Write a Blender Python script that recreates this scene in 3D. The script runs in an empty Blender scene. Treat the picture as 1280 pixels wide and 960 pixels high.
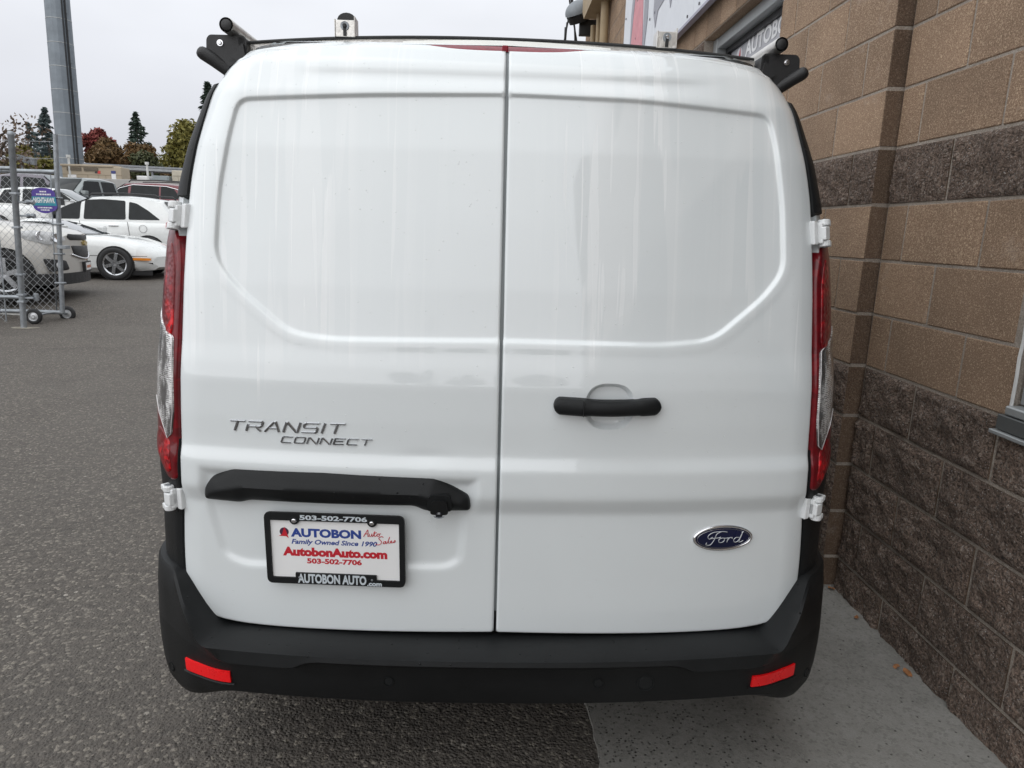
import bpy, bmesh, math, random
import numpy as np
from mathutils import Vector, Matrix, noise
from mathutils.geometry import delaunay_2d_cdt
random.seed(7); RNG = np.random.default_rng(7)
C = bpy.context.scene.collection
SC = bpy.context.scene
PI = math.pi

# ------------------------------------------------------------------ camera
CAM_H = 1.429766
cam = bpy.data.cameras.new("camera"); co = bpy.data.objects.new("camera", cam); C.objects.link(co)
_f = Vector((0.03244815, 0.97563869, -0.21697065)); _r = Vector((0.9992713, -0.02730234, 0.02667315)); _d = Vector((0.02009955, -0.21767804, -0.97581365))
M = Matrix((( _r.x, -_d.x, -_f.x, 0), (_r.y, -_d.y, -_f.y, 0), (_r.z, -_d.z, -_f.z, CAM_H), (0, 0, 0, 1)))
co.matrix_world = M
cam.sensor_width = 36; cam.lens = 862.2265 / 1280 * 36; cam.clip_start = .05; cam.clip_end = 2000
SC.camera = co

# ------------------------------------------------------------------ sky, sun, exposure
SUN_EL, SUN_AZ = math.radians(36), math.radians(214)      # azimuth clockwise from +Y
W = bpy.data.worlds.new("World"); SC.world = W; W.use_nodes = True
nt = W.node_tree; nt.nodes.clear()
def wn(t, **k):
    n = nt.nodes.new(t)
    for a, b in k.items(): setattr(n, a, b)
    return n
out = wn('ShaderNodeOutputWorld'); bg = wn('ShaderNodeBackground'); bg.inputs[1].default_value = 0.1
sky = wn('ShaderNodeTexSky', sky_type='NISHITA', sun_disc=False, sun_elevation=SUN_EL, sun_rotation=SUN_AZ)
hsv = wn('ShaderNodeHueSaturation'); hsv.inputs['Saturation'].default_value = .12
tc = wn('ShaderNodeTexCoord'); sep = wn('ShaderNodeSeparateXYZ'); ramp = wn('ShaderNodeValToRGB')
nt.links.new(tc.outputs['Generated'], sep.inputs[0]); nt.links.new(sep.outputs['Z'], ramp.inputs[0])
cr = ramp.color_ramp; cr.elements[0].position = 0; cr.elements[0].color = (4.6, 4.7, 5.2, 1)
cr.elements[1].position = 1; cr.elements[1].color = (10.2, 10.7, 11.2, 1)
e = cr.elements.new(.14); e.color = (5.7, 5.85, 6.3, 1)
e = cr.elements.new(.27); e.color = (7.1, 7.3, 7.75, 1)
e = cr.elements.new(.55); e.color = (8.7, 9.1, 9.5, 1)
nz = wn('ShaderNodeTexNoise'); nz.inputs['Scale'].default_value = 2.2; nz.inputs['Detail'].default_value = 4; nz.inputs['Roughness'].default_value = .45
mp = wn('ShaderNodeMapping'); mp.inputs['Scale'].default_value = (1, 1, 2.4); mp.inputs['Location'].default_value = (.4, 0.1, .3)
nt.links.new(tc.outputs['Generated'], mp.inputs[0]); nt.links.new(mp.outputs[0], nz.inputs['Vector'])
mr = wn('ShaderNodeMapRange'); mr.inputs['From Min'].default_value = .3; mr.inputs['From Max'].default_value = .7; mr.inputs['To Min'].default_value = .88; mr.inputs['To Max'].default_value = 1.12
nt.links.new(nz.outputs['Fac'], mr.inputs['Value'])
cl = wn('ShaderNodeVectorMath', operation='SCALE'); nt.links.new(ramp.outputs[0], cl.inputs[0]); nt.links.new(mr.outputs[0], cl.inputs['Scale'])
mx = wn('ShaderNodeMix', data_type='RGBA'); mx.inputs['Factor'].default_value = .9
nt.links.new(sky.outputs[0], hsv.inputs['Color']); nt.links.new(hsv.outputs[0], mx.inputs['A']); nt.links.new(cl.outputs[0], mx.inputs['B'])
nt.links.new(mx.outputs['Result'], bg.inputs[0]); nt.links.new(bg.outputs[0], out.inputs[0])
sl = bpy.data.lights.new("sun", 'SUN'); so = bpy.data.objects.new("sun", sl); C.objects.link(so)
sl.energy = 1.35; sl.angle = math.radians(120); sl.color = (1, .985, .96)
so.rotation_euler = Vector((-math.sin(SUN_AZ)*math.cos(SUN_EL), -math.cos(SUN_AZ)*math.cos(SUN_EL), -math.sin(SUN_EL))).to_track_quat('-Z', 'Y').to_euler()
SC.view_settings.view_transform = 'Standard'; SC.view_settings.look = 'None'; SC.view_settings.exposure = 0.36; SC.view_settings.gamma = 1
SC.cycles.use_denoising = True

# ------------------------------------------------------------------ materials
MATS = {}
def nodes(m):
    m.use_nodes = True; return m.node_tree
class MatB:
    def __init__(s, name):
        s.m = bpy.data.materials.new(name); s.t = nodes(s.m); s.b = s.t.nodes['Principled BSDF']; MATS[name] = s.m
        s.tc = s.n('ShaderNodeTexCoord')
    def n(s, t, **k):
        n = s.t.nodes.new(t)
        for a, b in k.items(): setattr(n, a, b)
        return n
    def l(s, a, b): s.t.links.new(a, b)
    def vec(s, coord='Object', scale=(1, 1, 1)):
        mp = s.n('ShaderNodeMapping'); mp.inputs['Scale'].default_value = scale; s.l(s.tc.outputs[coord], mp.inputs[0]); return mp.outputs[0]
    def noise(s, scale, detail=4, rough=.55, vec=None, lo=.3, hi=.7, dist=0):
        n = s.n('ShaderNodeTexNoise'); n.inputs['Scale'].default_value = scale; n.inputs['Detail'].default_value = detail
        n.inputs['Roughness'].default_value = rough; n.inputs['Distortion'].default_value = dist
        s.l(vec or s.tc.outputs['Object'], n.inputs['Vector'])
        r = s.n('ShaderNodeMapRange'); r.inputs['From Min'].default_value = lo; r.inputs['From Max'].default_value = hi
        s.l(n.outputs['Fac'], r.inputs['Value']); return r.outputs[0]
    def vor(s, scale, vec=None, feature='F1', lo=0, hi=.5, out='Distance', rnd=1):
        n = s.n('ShaderNodeTexVoronoi', feature=feature); n.inputs['Scale'].default_value = scale; n.inputs['Randomness'].default_value = rnd
        s.l(vec or s.tc.outputs['Object'], n.inputs['Vector'])
        if out == 'Color':
            sp = s.n('ShaderNodeSeparateColor'); s.l(n.outputs['Color'], sp.inputs[0]); o = sp.outputs[0]
        else: o = n.outputs[out]
        r = s.n('ShaderNodeMapRange'); r.inputs['From Min'].default_value = lo; r.inputs['From Max'].default_value = hi
        s.l(o, r.inputs['Value']); return r.outputs[0]
    def mix(s, fac, a, b, blend='MIX'):
        m = s.n('ShaderNodeMix', data_type='RGBA', blend_type=blend)
        for v, k in ((fac, 'Factor'), (a, 'A'), (b, 'B')):
            if isinstance(v, (int, float)): m.inputs[k].default_value = v
            elif isinstance(v, tuple): m.inputs[k].default_value = (*v, 1)
            else: s.l(v, m.inputs[k])
        return m.outputs['Result']
    def math(s, op, a, b=0):
        m = s.n('ShaderNodeMath', operation=op)
        for i, v in enumerate((a, b)):
            if isinstance(v, (int, float)): m.inputs[i].default_value = v
            else: s.l(v, m.inputs[i])
        return m.outputs[0]
    def set(s, k, v):
        if isinstance(v, (int, float)): s.b.inputs[k].default_value = v
        elif isinstance(v, tuple): s.b.inputs[k].default_value = (*v, 1)
        else: s.l(v, s.b.inputs[k])
        return s
    def bump(s, h, dist=.002, strength=1, normal=None):
        b = s.n('ShaderNodeBump'); b.inputs['Distance'].default_value = dist; b.inputs['Strength'].default_value = strength
        s.l(h, b.inputs['Height'])
        if normal: s.l(normal, b.inputs['Normal'])
        return b.outputs[0]
def simple(name, col, rough=.5, metal=0, coat=0, var=.12, vs=6, bump=0, bs=300, coord='Object', **kw):
    m = MatB(name)
    v = m.vec(coord)
    n = m.noise(vs, 5, .6, v)
    m.set('Base Color', m.mix(n, tuple(c*(1-var) for c in col), tuple(min(1, c*(1+var)) for c in col)))
    m.set('Metallic', metal).set('Coat Weight', coat).set('Coat Roughness', .04)
    r = m.n('ShaderNodeMapRange'); r.inputs['To Min'].default_value = max(0, rough-.06); r.inputs['To Max'].default_value = min(1, rough+.06)
    m.l(m.noise(vs*3.1, 3, .6, v), r.inputs['Value']); m.set('Roughness', r.outputs[0])
    if bump: m.set('Normal', m.bump(m.noise(bs, 3, .6, v), bump))
    for k, x in kw.items(): m.set(k.replace('_', ' '), x)
    return m.m

# van paint: white lacquer with dried rain runs on the upper doors and small droplets
m = MatB('van_paint')
vs_ = m.vec('Object', (1, .0, .055)); 
run = m.noise(17, 2, .5, vs_, .49, .515, dist=.35)
vs2_ = m.vec('Object', (1, 0, .03)); run2 = m.noise(42, 2, .6, vs2_, .56, .585, dist=.4)
runs = m.math('MAXIMUM', m.math('MULTIPLY', run, .45), m.math('MULTIPLY', run2, .9))
sp = m.n('ShaderNodeSeparateXYZ'); m.l(m.tc.outputs['Object'], sp.inputs[0])
zn = m.math('ADD', sp.outputs['Z'], m.math('MULTIPLY', m.noise(5, 2, .5, m.vec('Object', (1, 0, .2))), .35))
up = m.n('ShaderNodeMapRange'); up.inputs['From Min'].default_value = 1.30; up.inputs['From Max'].default_value = 1.36; m.l(zn, up.inputs['Value'])
runs = m.math('MULTIPLY', m.math('MULTIPLY', runs, up.outputs[0]), m.math('ADD', m.noise(5.5, 2, .5, m.vec('Object', (1, 0, .02)), .46, .54), .12))
dirt = m.noise(3, 5, .6, None, .25, .8)
base = m.mix(runs, (.735, .772, .785), (.81, .836, .845))
base = m.mix(m.math('MULTIPLY', dirt, .10), base, (.60, .60, .58))
m.set('Base Color', base)
rr = m.n('ShaderNodeMapRange'); rr.inputs['To Min'].default_value = .035; rr.inputs['To Max'].default_value = .28; m.l(runs, rr.inputs['Value'])
m.set('Roughness', .36).set('Coat Weight', 1.0).set('Coat Roughness', rr.outputs[0]).set('Coat IOR', 1.6)
cells = m.n('ShaderNodeTexVoronoi'); cells.inputs['Scale'].default_value = 75; m.l(m.tc.outputs['Object'], cells.inputs['Vector'])
drop = m.n('ShaderNodeMapRange', interpolation_type='SMOOTHSTEP'); drop.inputs['From Min'].default_value = .13; drop.inputs['From Max'].default_value = .0; m.l(cells.outputs['Distance'], drop.inputs['Value'])
sc_ = m.n('ShaderNodeSeparateColor'); m.l(cells.outputs['Color'], sc_.inputs[0])
zone = m.noise(4.5, 3, .6, m.vec('Object', (1, 1, .5)), .42, .62)
keep = m.math('GREATER_THAN', m.math('MULTIPLY', zone, .75), sc_.outputs[0])
b1 = m.bump(m.math('MULTIPLY', drop.outputs[0], keep), .0009, 1)
b2 = m.bump(m.noise(2.2, 2, .4), .0022, .5, b1)
m.set('Normal', b1); m.l(b2, m.b.inputs['Coat Normal']); 
m.t.links.remove(m.b.inputs['Coat Normal'].links[0]); m.l(m.bump(m.math('MULTIPLY', drop.outputs[0], keep), .0009, 1, m.bump(m.noise(2.0, 2, .4), .003, .45)), m.b.inputs['Coat Normal'])

def plastic(name, c, rough, wet=True):
    m = MatB(name); m.set('Base Color', m.mix(m.noise(7, 5, .6), tuple(x*.8 for x in c), tuple(x*1.25 for x in c)))
    cells = m.n('ShaderNodeTexVoronoi'); cells.inputs['Scale'].default_value = 70; m.l(m.tc.outputs['Object'], cells.inputs['Vector'])
    d = m.n('ShaderNodeMapRange', interpolation_type='SMOOTHSTEP'); d.inputs['From Min'].default_value = .2; d.inputs['From Max'].default_value = .0; m.l(cells.outputs['Distance'], d.inputs['Value'])
    s = m.n('ShaderNodeSeparateColor'); m.l(cells.outputs['Color'], s.inputs[0])
    keep = m.math('MULTIPLY', d.outputs[0], m.math('LESS_THAN', s.outputs[0], .16 if wet else -1))
    r = m.n('ShaderNodeMapRange'); r.inputs['To Min'].default_value = rough; r.inputs['To Max'].default_value = .06; m.l(keep, r.inputs['Value'])
    m.set('Specular IOR Level', .24); m.set('Roughness', r.outputs[0]); m.set('Normal', m.bump(keep, .003, 1, m.bump(m.noise(900, 2, .5), .0003, .6)))
    return m.m
black = plastic('black_plastic', (.010, .0108, .0115), .46)
black_low = plastic('black_plastic_lower', (.008, .0085, .009), .5, False)
trimblk = simple('trim_black', (.012, .012, .013), .45, bump=.0003, bs=700)
rubber = simple('rubber', (.02, .02, .02), .75, bump=.0006, bs=200)
seam_m = simple('seal_rubber', (.05, .055, .06), .6)
chrome = simple('chrome', (.78, .78, .8), .12, 1, var=.04)
badge_m = simple('badge_chrome', (.42, .43, .45), .18, 1, var=.1)
alu = simple('aluminium', (.62, .6, .57), .33, 1, var=.15, vs=30, bump=.0004, bs=150)
zinc = simple('galvanised_steel', (.30, .32, .34), .48, .65, var=.22, vs=14, bump=.0005, bs=90)
wirem = simple('galvanised_wire', (.36, .37, .38), .5, .5, var=.2)
hinge_m = simple('hinge_paint', (.74, .755, .76), .35, coat=.5, var=.05, bump=.0002, bs=400)
white_pl = simple('plate_white', (.80, .80, .80), .35, var=.03)
blue_ink = simple('blue_ink', (.02, .055, .27), .4, var=.05)
red_ink = simple('red_ink', (.52, .015, .03), .4, var=.05)
grey_txt = simple('silver_print', (.55, .60, .64), .4, var=.05)
oval_blue = simple('emblem_blue', (.003, .006, .035), .3, coat=.3, var=.15, Specular_IOR_Level=.3)
glass_dark = simple('tinted_glass', (.010, .012, .013), .07, var=.3, Specular_IOR_Level=.24)
glass_blue = simple('windscreen_glass', (.035, .05, .06), .05, var=.3, Specular_IOR_Level=1.0, coat=1)
asph_dark = simple('underbody', (.01, .01, .01), .8)
redrefl = simple('reflector_red', (.92, .008, .012), .3, coat=.25, var=.08, bump=.0006, bs=500, Specular_IOR_Level=.25)
tyre = simple('tyre_rubber', (.022, .022, .023), .7, bump=.001, bs=120)
rimm = simple('alloy_rim', (.5, .51, .53), .28, .9, var=.08)

# lens materials: facetted
m = MatB('lens_red')
v = m.vec('Object', (1, .4, 1)); c1 = m.vor(85, v, out='Color', lo=0, hi=1); big = m.noise(14, 3, .6, v, .45, .62)
fac = m.math('MULTIPLY', c1, big)
m.set('Base Color', m.mix(fac, (.15, .003, .006), (.80, .008, .015))); m.set('Roughness', .32).set('Coat Weight', .4).set('Coat Roughness', .03).set('Specular IOR Level', .25)
m.set('Normal', m.bump(m.vor(85, v, lo=0, hi=.6), .003, .6)); lens_red = m.m
m = MatB('lens_red_dark'); v = m.vec('Object', (1, .4, 1))
m.set('Base Color', m.mix(m.vor(60, v, out='Color', lo=0, hi=1), (.10, .003, .006), (.18, .003, .008))); m.set('Roughness', .32).set('Coat Weight', .45).set('Coat Roughness', .03).set('Specular IOR Level', .25)
m.set('Normal', m.bump(m.noise(30, 2, .5, m.vec('Object', (.3, .3, 3))), .0006, .4)); lens_dk = m.m
m = MatB('lens_clear')
v = m.vec('Object', (1, .4, 1)); w = m.n('ShaderNodeTexWave', wave_type='BANDS', bands_direction='Z'); w.inputs['Scale'].default_value = 70; w.inputs['Distortion'].default_value = 5; m.l(m.tc.outputs['Object'], w.inputs['Vector'])
c1 = m.vor(150, v, out='Color', lo=0, hi=1); blotch = m.noise(20, 3, .6, m.vec('Object', (1.3, 1.3, .45)), .40, .62)
f = m.math('MULTIPLY', m.math('ADD', m.math('MULTIPLY', c1, .5), m.math('MULTIPLY', w.outputs['Fac'], .6)), blotch)
m.set('Base Color', m.mix(m.math('MINIMUM', m.math('MULTIPLY', f, 1.9), 1), (.10, .095, .095), (.92, .91, .90))); m.set('Metallic', .4).set('Roughness', .25).set('Coat Weight', 1.).set('Coat Roughness', .02)
m.set('Normal', m.bump(m.math('ADD', m.vor(150, v, lo=0, hi=.6), m.math('MULTIPLY', w.outputs['Fac'], .4)), .0022, .6)); lens_clear = m.m

# masonry
def stone(name, dark, mid, light, sp_scale, rough=.9, bumpd=.002, glit=0., stain=True, big=2.5):
    m = MatB(name); info = m.n('ShaderNodeObjectInfo')
    off = m.n('ShaderNodeVectorMath', operation='MULTIPLY_ADD'); off.inputs[1].default_value = (1, 1, 1)
    cmb = m.n('ShaderNodeCombineXYZ')
    for i in range(3): m.l(m.math('MULTIPLY', info.outputs['Random'], 37.0 + 11*i), cmb.inputs[i])
    m.l(m.tc.outputs['Object'], off.inputs[0]); m.l(cmb.outputs[0], off.inputs[2]); V = off.outputs[0]
    s1 = m.noise(sp_scale, 3, .7, V, .36, .64); s2 = m.vor(sp_scale*.8, V, out='Color', lo=.75, hi=1.0)
    col = m.mix(s1, dark, mid); col = m.mix(m.math('MULTIPLY', s2, .6), col, light)
    tone = m.n('ShaderNodeMapRange'); tone.inputs['To Min'].default_value = .88; tone.inputs['To Max'].default_value = 1.10; m.l(info.outputs['Random'], tone.inputs['Value'])
    t2 = m.n('ShaderNodeMapRange'); t2.inputs['To Min'].default_value = .80; t2.inputs['To Max'].default_value = 1.14; m.l(m.noise(big, 5, .6, V), t2.inputs['Value'])
    g = m.n('ShaderNodeVectorMath', operation='SCALE'); m.l(col, g.inputs[0]); m.l(m.math('MULTIPLY', tone.outputs[0], t2.outputs[0]), g.inputs['Scale'])
    col = g.outputs[0]
    if stain:
        col = m.mix(m.math('MULTIPLY', m.noise(5, 5, .75, V, .60, .8), .45), col, (.42, .37, .32))
    if glit:
        gl = m.math('GREATER_THAN', m.vor(320, V, out='Color', lo=0, hi=1), 1-glit)
        col = m.mix(m.math('MULTIPLY', gl, .7), col, (.50, .46, .43))
    m.set('Base Color', col); m.set('Roughness', rough)
    h = m.math('ADD', m.noise(sp_scale, 3, .7, V), m.math('MULTIPLY', m.noise(sp_scale*.25, 4, .7, V), 1.5 if not glit else 2.6))
    m.set('Normal', m.bump(h, bumpd)); return m.m
side_shade_st = stone('block_side_shade', (.08, .050, .033), (.18, .118, .076), (.27, .20, .145), 330, bumpd=.0012)  # darkened copy of the smooth block stone, shade painted into block sides
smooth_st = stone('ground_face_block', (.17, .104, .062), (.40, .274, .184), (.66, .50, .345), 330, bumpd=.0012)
split_st = stone('split_face_block', (.09, .062, .047), (.34, .243, .187), (.50, .41, .345), 125, bumpd=.010, glit=.03, stain=False)
mortar_m = stone('mortar', (.24, .205, .17), (.37, .32, .275), (.47, .42, .37), 260, bumpd=.0015, stain=False)

m = MatB('asphalt')
g1 = m.vor(95, None, out='Color', lo=0, hi=1); n1 = m.noise(30, 5, .7); gd = m.vor(95, None, lo=.0, hi=.6)
n1 = m.noise(30, 5, .7)
col = m.mix(n1, (.040, .034, .029), (.122, .104, .088))
col = m.mix(m.math('GREATER_THAN', g1, .80), col, m.mix(m.vor(95, None, out='Color', lo=.80, hi=1.0), (.10, .088, .075), (.26, .23, .19)))
g2 = m.math('GREATER_THAN', m.vor(38, None, out='Color', lo=0, hi=1), .985)
dd = m.math('LESS_THAN', m.vor(38, None, lo=0, hi=1), .28)
col = m.mix(m.math('MULTIPLY', g2, dd), col, (.34, .31, .27))
col = m.mix(m.math('MULTIPLY', m.noise(.55, 5, .6), .5), col, (.122, .109, .096))
pb = m.noise(1.1, 6, .7, m.vec('Object', (1, 1.8, 1)), .50, .72)
col = m.mix(m.math('MULTIPLY', pb, .30), col, (.028, .024, .021))
crk = m.n('ShaderNodeTexVoronoi', feature='DISTANCE_TO_EDGE'); crk.inputs['Scale'].default_value = .32; 
wv = m.n('ShaderNodeVectorMath', operation='ADD'); nn = m.n('ShaderNodeTexNoise'); nn.inputs['Scale'].default_value = 2.5; nn.inputs['Detail'].default_value = 5
m.l(m.tc.outputs['Object'], nn.inputs['Vector']); m.l(m.tc.outputs['Object'], wv.inputs[0]); m.l(nn.outputs['Color'], wv.inputs[1]); m.l(wv.outputs[0], crk.inputs['Vector'])
m.set('Base Color', col)
m.set('Roughness', .78)
h = m.math('ADD', m.math('MULTIPLY', gd, -.8), m.math('MULTIPLY', n1, 1.1))
m.set('Normal', m.bump(h, .0055)); asphalt = m.m

m = MatB('concrete')
n1 = m.noise(14, 6, .7); n2 = m.noise(1.6, 5, .6); fine = m.noise(220, 3, .7)
col = m.mix(n1, (.22, .212, .195), (.31, .30, .278)); col = m.mix(m.math('MULTIPLY', fine, .5), col, (.18, .173, .158))
col = m.mix(m.math('MULTIPLY', m.noise(2.2, 5, .65, None, .5, .75), .75), col, (.135, .129, .117))
sx = m.n('ShaderNodeSeparateXYZ'); m.l(m.tc.outputs['Object'], sx.inputs[0])
near = m.n('ShaderNodeMapRange'); near.inputs['From Min'].default_value = 1.05; near.inputs['From Max'].default_value = .36; m.l(m.math('ADD', sx.outputs['X'], m.math('MULTIPLY', n1, .15)), near.inputs['Value'])
pv = m.n('ShaderNodeTexVoronoi'); pv.inputs['Scale'].default_value = 105; m.l(m.tc.outputs['Object'], pv.inputs['Vector'])
pd = m.n('ShaderNodeMapRange', interpolation_type='SMOOTHSTEP'); pd.inputs['From Min'].default_value = .42; pd.inputs['From Max'].default_value = .2; m.l(pv.outputs['Distance'], pd.inputs['Value'])
psc = m.n('ShaderNodeSeparateColor'); m.l(pv.outputs['Color'], psc.inputs[0])
pk = m.math('MULTIPLY', pd.outputs[0], m.math('LESS_THAN', psc.outputs[0], m.math('MULTIPLY', m.math('ADD', m.math('MULTIPLY', near.outputs[0], m.noise(6, 4, .7)), .02), .85)))
fl_ = m.vor(170, None, out='Color', lo=.55, hi=1.0); col = m.mix(m.math('MULTIPLY', fl_, .35), col, (.30, .285, .26)); col = m.mix(m.math('MULTIPLY', m.vor(120, None, out='Color', lo=.75, hi=.9), .3), col, (.085, .08, .072)); col = m.mix(m.math('MULTIPLY', pk, m.math('ADD', m.noise(40, 3, .6), .35)), col, (.06, .056, .05)); m.set('Base Color', col); m.set('Roughness', .85)
m.set('Normal', m.bump(m.math('ADD', m.math('MULTIPLY', fine, .3), m.math('MULTIPLY', pk, -2.2)), .003)); concrete = m.m
concw = simple('concrete_wall', (.40, .39, .375), .85, var=.16, vs=2.5, bump=.002, bs=40)
line_paint = simple('line_paint', (.33, .32, .30), .8, var=.35, vs=20)

# ------------------------------------------------------------------ mesh helpers
def tago(o, label=None, cat=None, group=None, kind=None):
    for k, v in (('label', label), ('category', cat), ('group', group), ('kind', kind)):
        if v: o[k] = v
    return o
def mesh(name, verts, faces, mat, parent=None, smooth=False, org=None):
    me = bpy.data.meshes.new(name)
    if org is not None: verts = [tuple(np.asarray(v) - np.asarray(org)) for v in verts]
    me.from_pydata([tuple(map(float, v)) for v in verts], [], [tuple(int(i) for i in f) for f in faces]); me.update()
    if isinstance(mat, (list, tuple)):
        for q in mat: me.materials.append(q)
    elif mat: me.materials.append(mat)
    if smooth: me.shade_smooth() if hasattr(me, 'shade_smooth') else me.polygons.foreach_set('use_smooth', [True]*len(me.polygons))
    o = bpy.data.objects.new(name, me); C.objects.link(o)
    if org is not None: o.location = org
    if parent: o.parent = parent
    return o
def empty(name, loc=(0, 0, 0), rz=0, **k):
    o = bpy.data.objects.new(name, None); C.objects.link(o); o.location = loc; o.rotation_euler = (0, 0, rz); o.empty_display_size = .1
    return tago(o, **k)
class MB:
    def __init__(s): s.v = []; s.f = []
    def add(s, vs, fs):
        n = len(s.v); s.v += [tuple(v) for v in vs]; s.f += [tuple(i+n for i in f) for f in fs]; return s
    def box(s, a, b, bev=0, rot=None, c=None):
        (x0, y0, z0), (x1, y1, z1) = a, b
        if bev <= 0:
            vs = [(x, y, z) for x in (x0, x1) for y in (y0, y1) for z in (z0, z1)]
            fs = [(0, 1, 3, 2), (4, 6, 7, 5), (0, 4, 5, 1), (2, 3, 7, 6), (0, 2, 6, 4), (1, 5, 7, 3)]
        else:
            bm = bmesh.new(); bmesh.ops.create_cube(bm, size=1)
            for v in bm.verts: v.co = Vector(((x0+x1)/2+v.co.x*(x1-x0), (y0+y1)/2+v.co.y*(y1-y0), (z0+z1)/2+v.co.z*(z1-z0)))
            bmesh.ops.bevel(bm, geom=bm.edges[:], offset=bev, segments=2 if bev > .004 else 1, affect='EDGES', profile=.6)
            bm.verts.index_update(); vs = [tuple(v.co) for v in bm.verts]; fs = [tuple(v.index for v in f.verts) for f in bm.faces]; bm.free()
        if rot is not None:
            R = Matrix.Rotation(rot[0], 3, rot[1]); cc = Vector(c or ((x0+x1)/2, (y0+y1)/2, (z0+z1)/2)); vs = [tuple(R @ (Vector(v)-cc) + cc) for v in vs]
        return s.add(vs, fs)
    def tube(s, p, q, r, r2=None, n=12, cap=True):
        p, q = Vector(p), Vector(q); r2 = r if r2 is None else r2; d = (q-p).normalized(); a = d.orthogonal().normalized(); b = d.cross(a)
        vs = [p+(a*math.cos(t)+b*math.sin(t))*r for t in [2*PI*i/n for i in range(n)]] + [q+(a*math.cos(t)+b*math.sin(t))*r2 for t in [2*PI*i/n for i in range(n)]]
        fs = [(i, (i+1) % n, n+(i+1) % n, n+i) for i in range(n)]
        if cap: fs += [tuple(range(n))[::-1], tuple(range(n, 2*n))]
        return s.add(vs, fs)
    def path(s, pts, r, n=8):
        pts = [Vector(p) for p in pts]; rings = []; a = None
        for i, p in enumerate(pts):
            d = (pts[min(i+1, len(pts)-1)]-pts[max(i-1, 0)]).normalized()
            a = d.orthogonal().normalized() if a is None else (a-d*a.dot(d)).normalized(); b = d.cross(a)
            rr = r[i] if isinstance(r, (list, tuple)) else r
            rings.append([p+(a*math.cos(2*PI*k/n)+b*math.sin(2*PI*k/n))*rr for k in range(n)])
        vs = [v for g in rings for v in g]; fs = [(i*n+k, i*n+(k+1) % n, (i+1)*n+(k+1) % n, (i+1)*n+k) for i in range(len(pts)-1) for k in range(n)]
        fs += [tuple(range(n))[::-1], tuple(range((len(pts)-1)*n, len(pts)*n))]
        return s.add(vs, fs)
    def lathe(s, prof, c, axis, n=28):
        ax = Vector(axis).normalized(); a = ax.orthogonal().normalized(); b = ax.cross(a); c = Vector(c); vs = []; m_ = len(prof)
        for k in range(n):
            t = 2*PI*k/n; u = a*math.cos(t)+b*math.sin(t)
            for (r, h) in prof: vs.append(c+u*r+ax*h)
        return s.add(vs, [(k*m_+i, ((k+1) % n)*m_+i, ((k+1) % n)*m_+i+1, k*m_+i+1) for k in range(n) for i in range(m_-1)])
    def prism(s, poly, fn, t0, t1):
        n = len(poly); vs = [fn(p[0], p[1], t0) for p in poly]+[fn(p[0], p[1], t1) for p in poly]
        return s.add(vs, [tuple(range(n)), tuple(range(2*n-1, n-1, -1))]+[(i, n+i, n+(i+1) % n, (i+1) % n) for i in range(n)])
    def grid(s, P):
        r, c = len(P), len(P[0]); return s.add([p for row in P for p in row], [(i*c+j, i*c+j+1, (i+1)*c+j+1, (i+1)*c+j) for i in range(r-1) for j in range(c-1)])
    def build(s, name, mat, parent=None, smooth=False, org=None): return mesh(name, s.v, s.f, mat, parent, smooth, org)
def fixnormals(o, angle=None):
    bm = bmesh.new(); bm.from_mesh(o.data); bmesh.ops.recalc_face_normals(bm, faces=bm.faces); bm.to_mesh(o.data); bm.free()
    if angle: o.data.shade_smooth(); o.data.set_sharp_from_angle(angle=math.radians(angle))
    return o
def smooths(t): t = np.clip(t, 0, 1); return t*t*(3-2*t)
def resample(poly, step, closed=True):
    P = np.array(poly, float); Q = np.vstack([P, P[:1]]) if closed else P
    seg = np.linalg.norm(np.diff(Q, axis=0), axis=1); L = np.concatenate([[0], np.cumsum(seg)]); n = max(3, int(round(L[-1]/step)))
    t = np.linspace(0, L[-1], n+1)[:-1 if closed else None]
    return np.stack([np.interp(t, L, Q[:, i]) for i in range(2)], 1)
def catmull(P, closed=False, n=6):
    P = [np.array(p, float) for p in P]; N = len(P); o = []
    for i in range(N if closed else N-1):
        p0, p1, p2, p3 = (P[(i-1) % N], P[i], P[(i+1) % N], P[(i+2) % N]) if closed else (P[max(i-1, 0)], P[i], P[i+1], P[min(i+2, N-1)])
        for k in range(n):
            t = k/n; o.append(.5*((2*p1)+(-p0+p2)*t+(2*p0-5*p1+4*p2-p3)*t*t+(-p0+3*p1-3*p2+p3)*t**3))
    if not closed: o.append(P[-1])
    return np.array(o)
def sdf(pts, poly):                                      # positive inside
    P = np.asarray(pts, float); A = np.asarray(poly, float); B = np.roll(A, -1, 0); d = np.full(len(P), 1e9); ins = np.zeros(len(P), bool)
    for a, b in zip(A, B):
        ab = b-a; t = np.clip(((P-a)@ab)/max(1e-12, ab@ab), 0, 1); d = np.minimum(d, np.linalg.norm(P-a-t[:, None]*ab, axis=1))
        c = ((a[1] > P[:, 1]) != (b[1] > P[:, 1])); 
        with np.errstate(divide='ignore', invalid='ignore'): xi = (b[0]-a[0])*(P[:, 1]-a[1])/(b[1]-a[1])+a[0]
        ins ^= c & (P[:, 0] < xi)
    return np.where(ins, d, -d)
def rounded(poly, r, n=5):
    P = [np.array(p, float) for p in poly]; o = []; N = len(P)
    for i in range(N):
        a, b, c = P[i-1], P[i], P[(i+1) % N]; u = (a-b); v = (c-b); lu, lv = np.linalg.norm(u), np.linalg.norm(v); rr = min(r, lu*.45, lv*.45)
        p, q = b+u/lu*rr, b+v/lv*rr
        for k in range(n+1): t = k/n; o.append((1-t)**2*p+2*t*(1-t)*b+t*t*q)
    return np.array(o)
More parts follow.
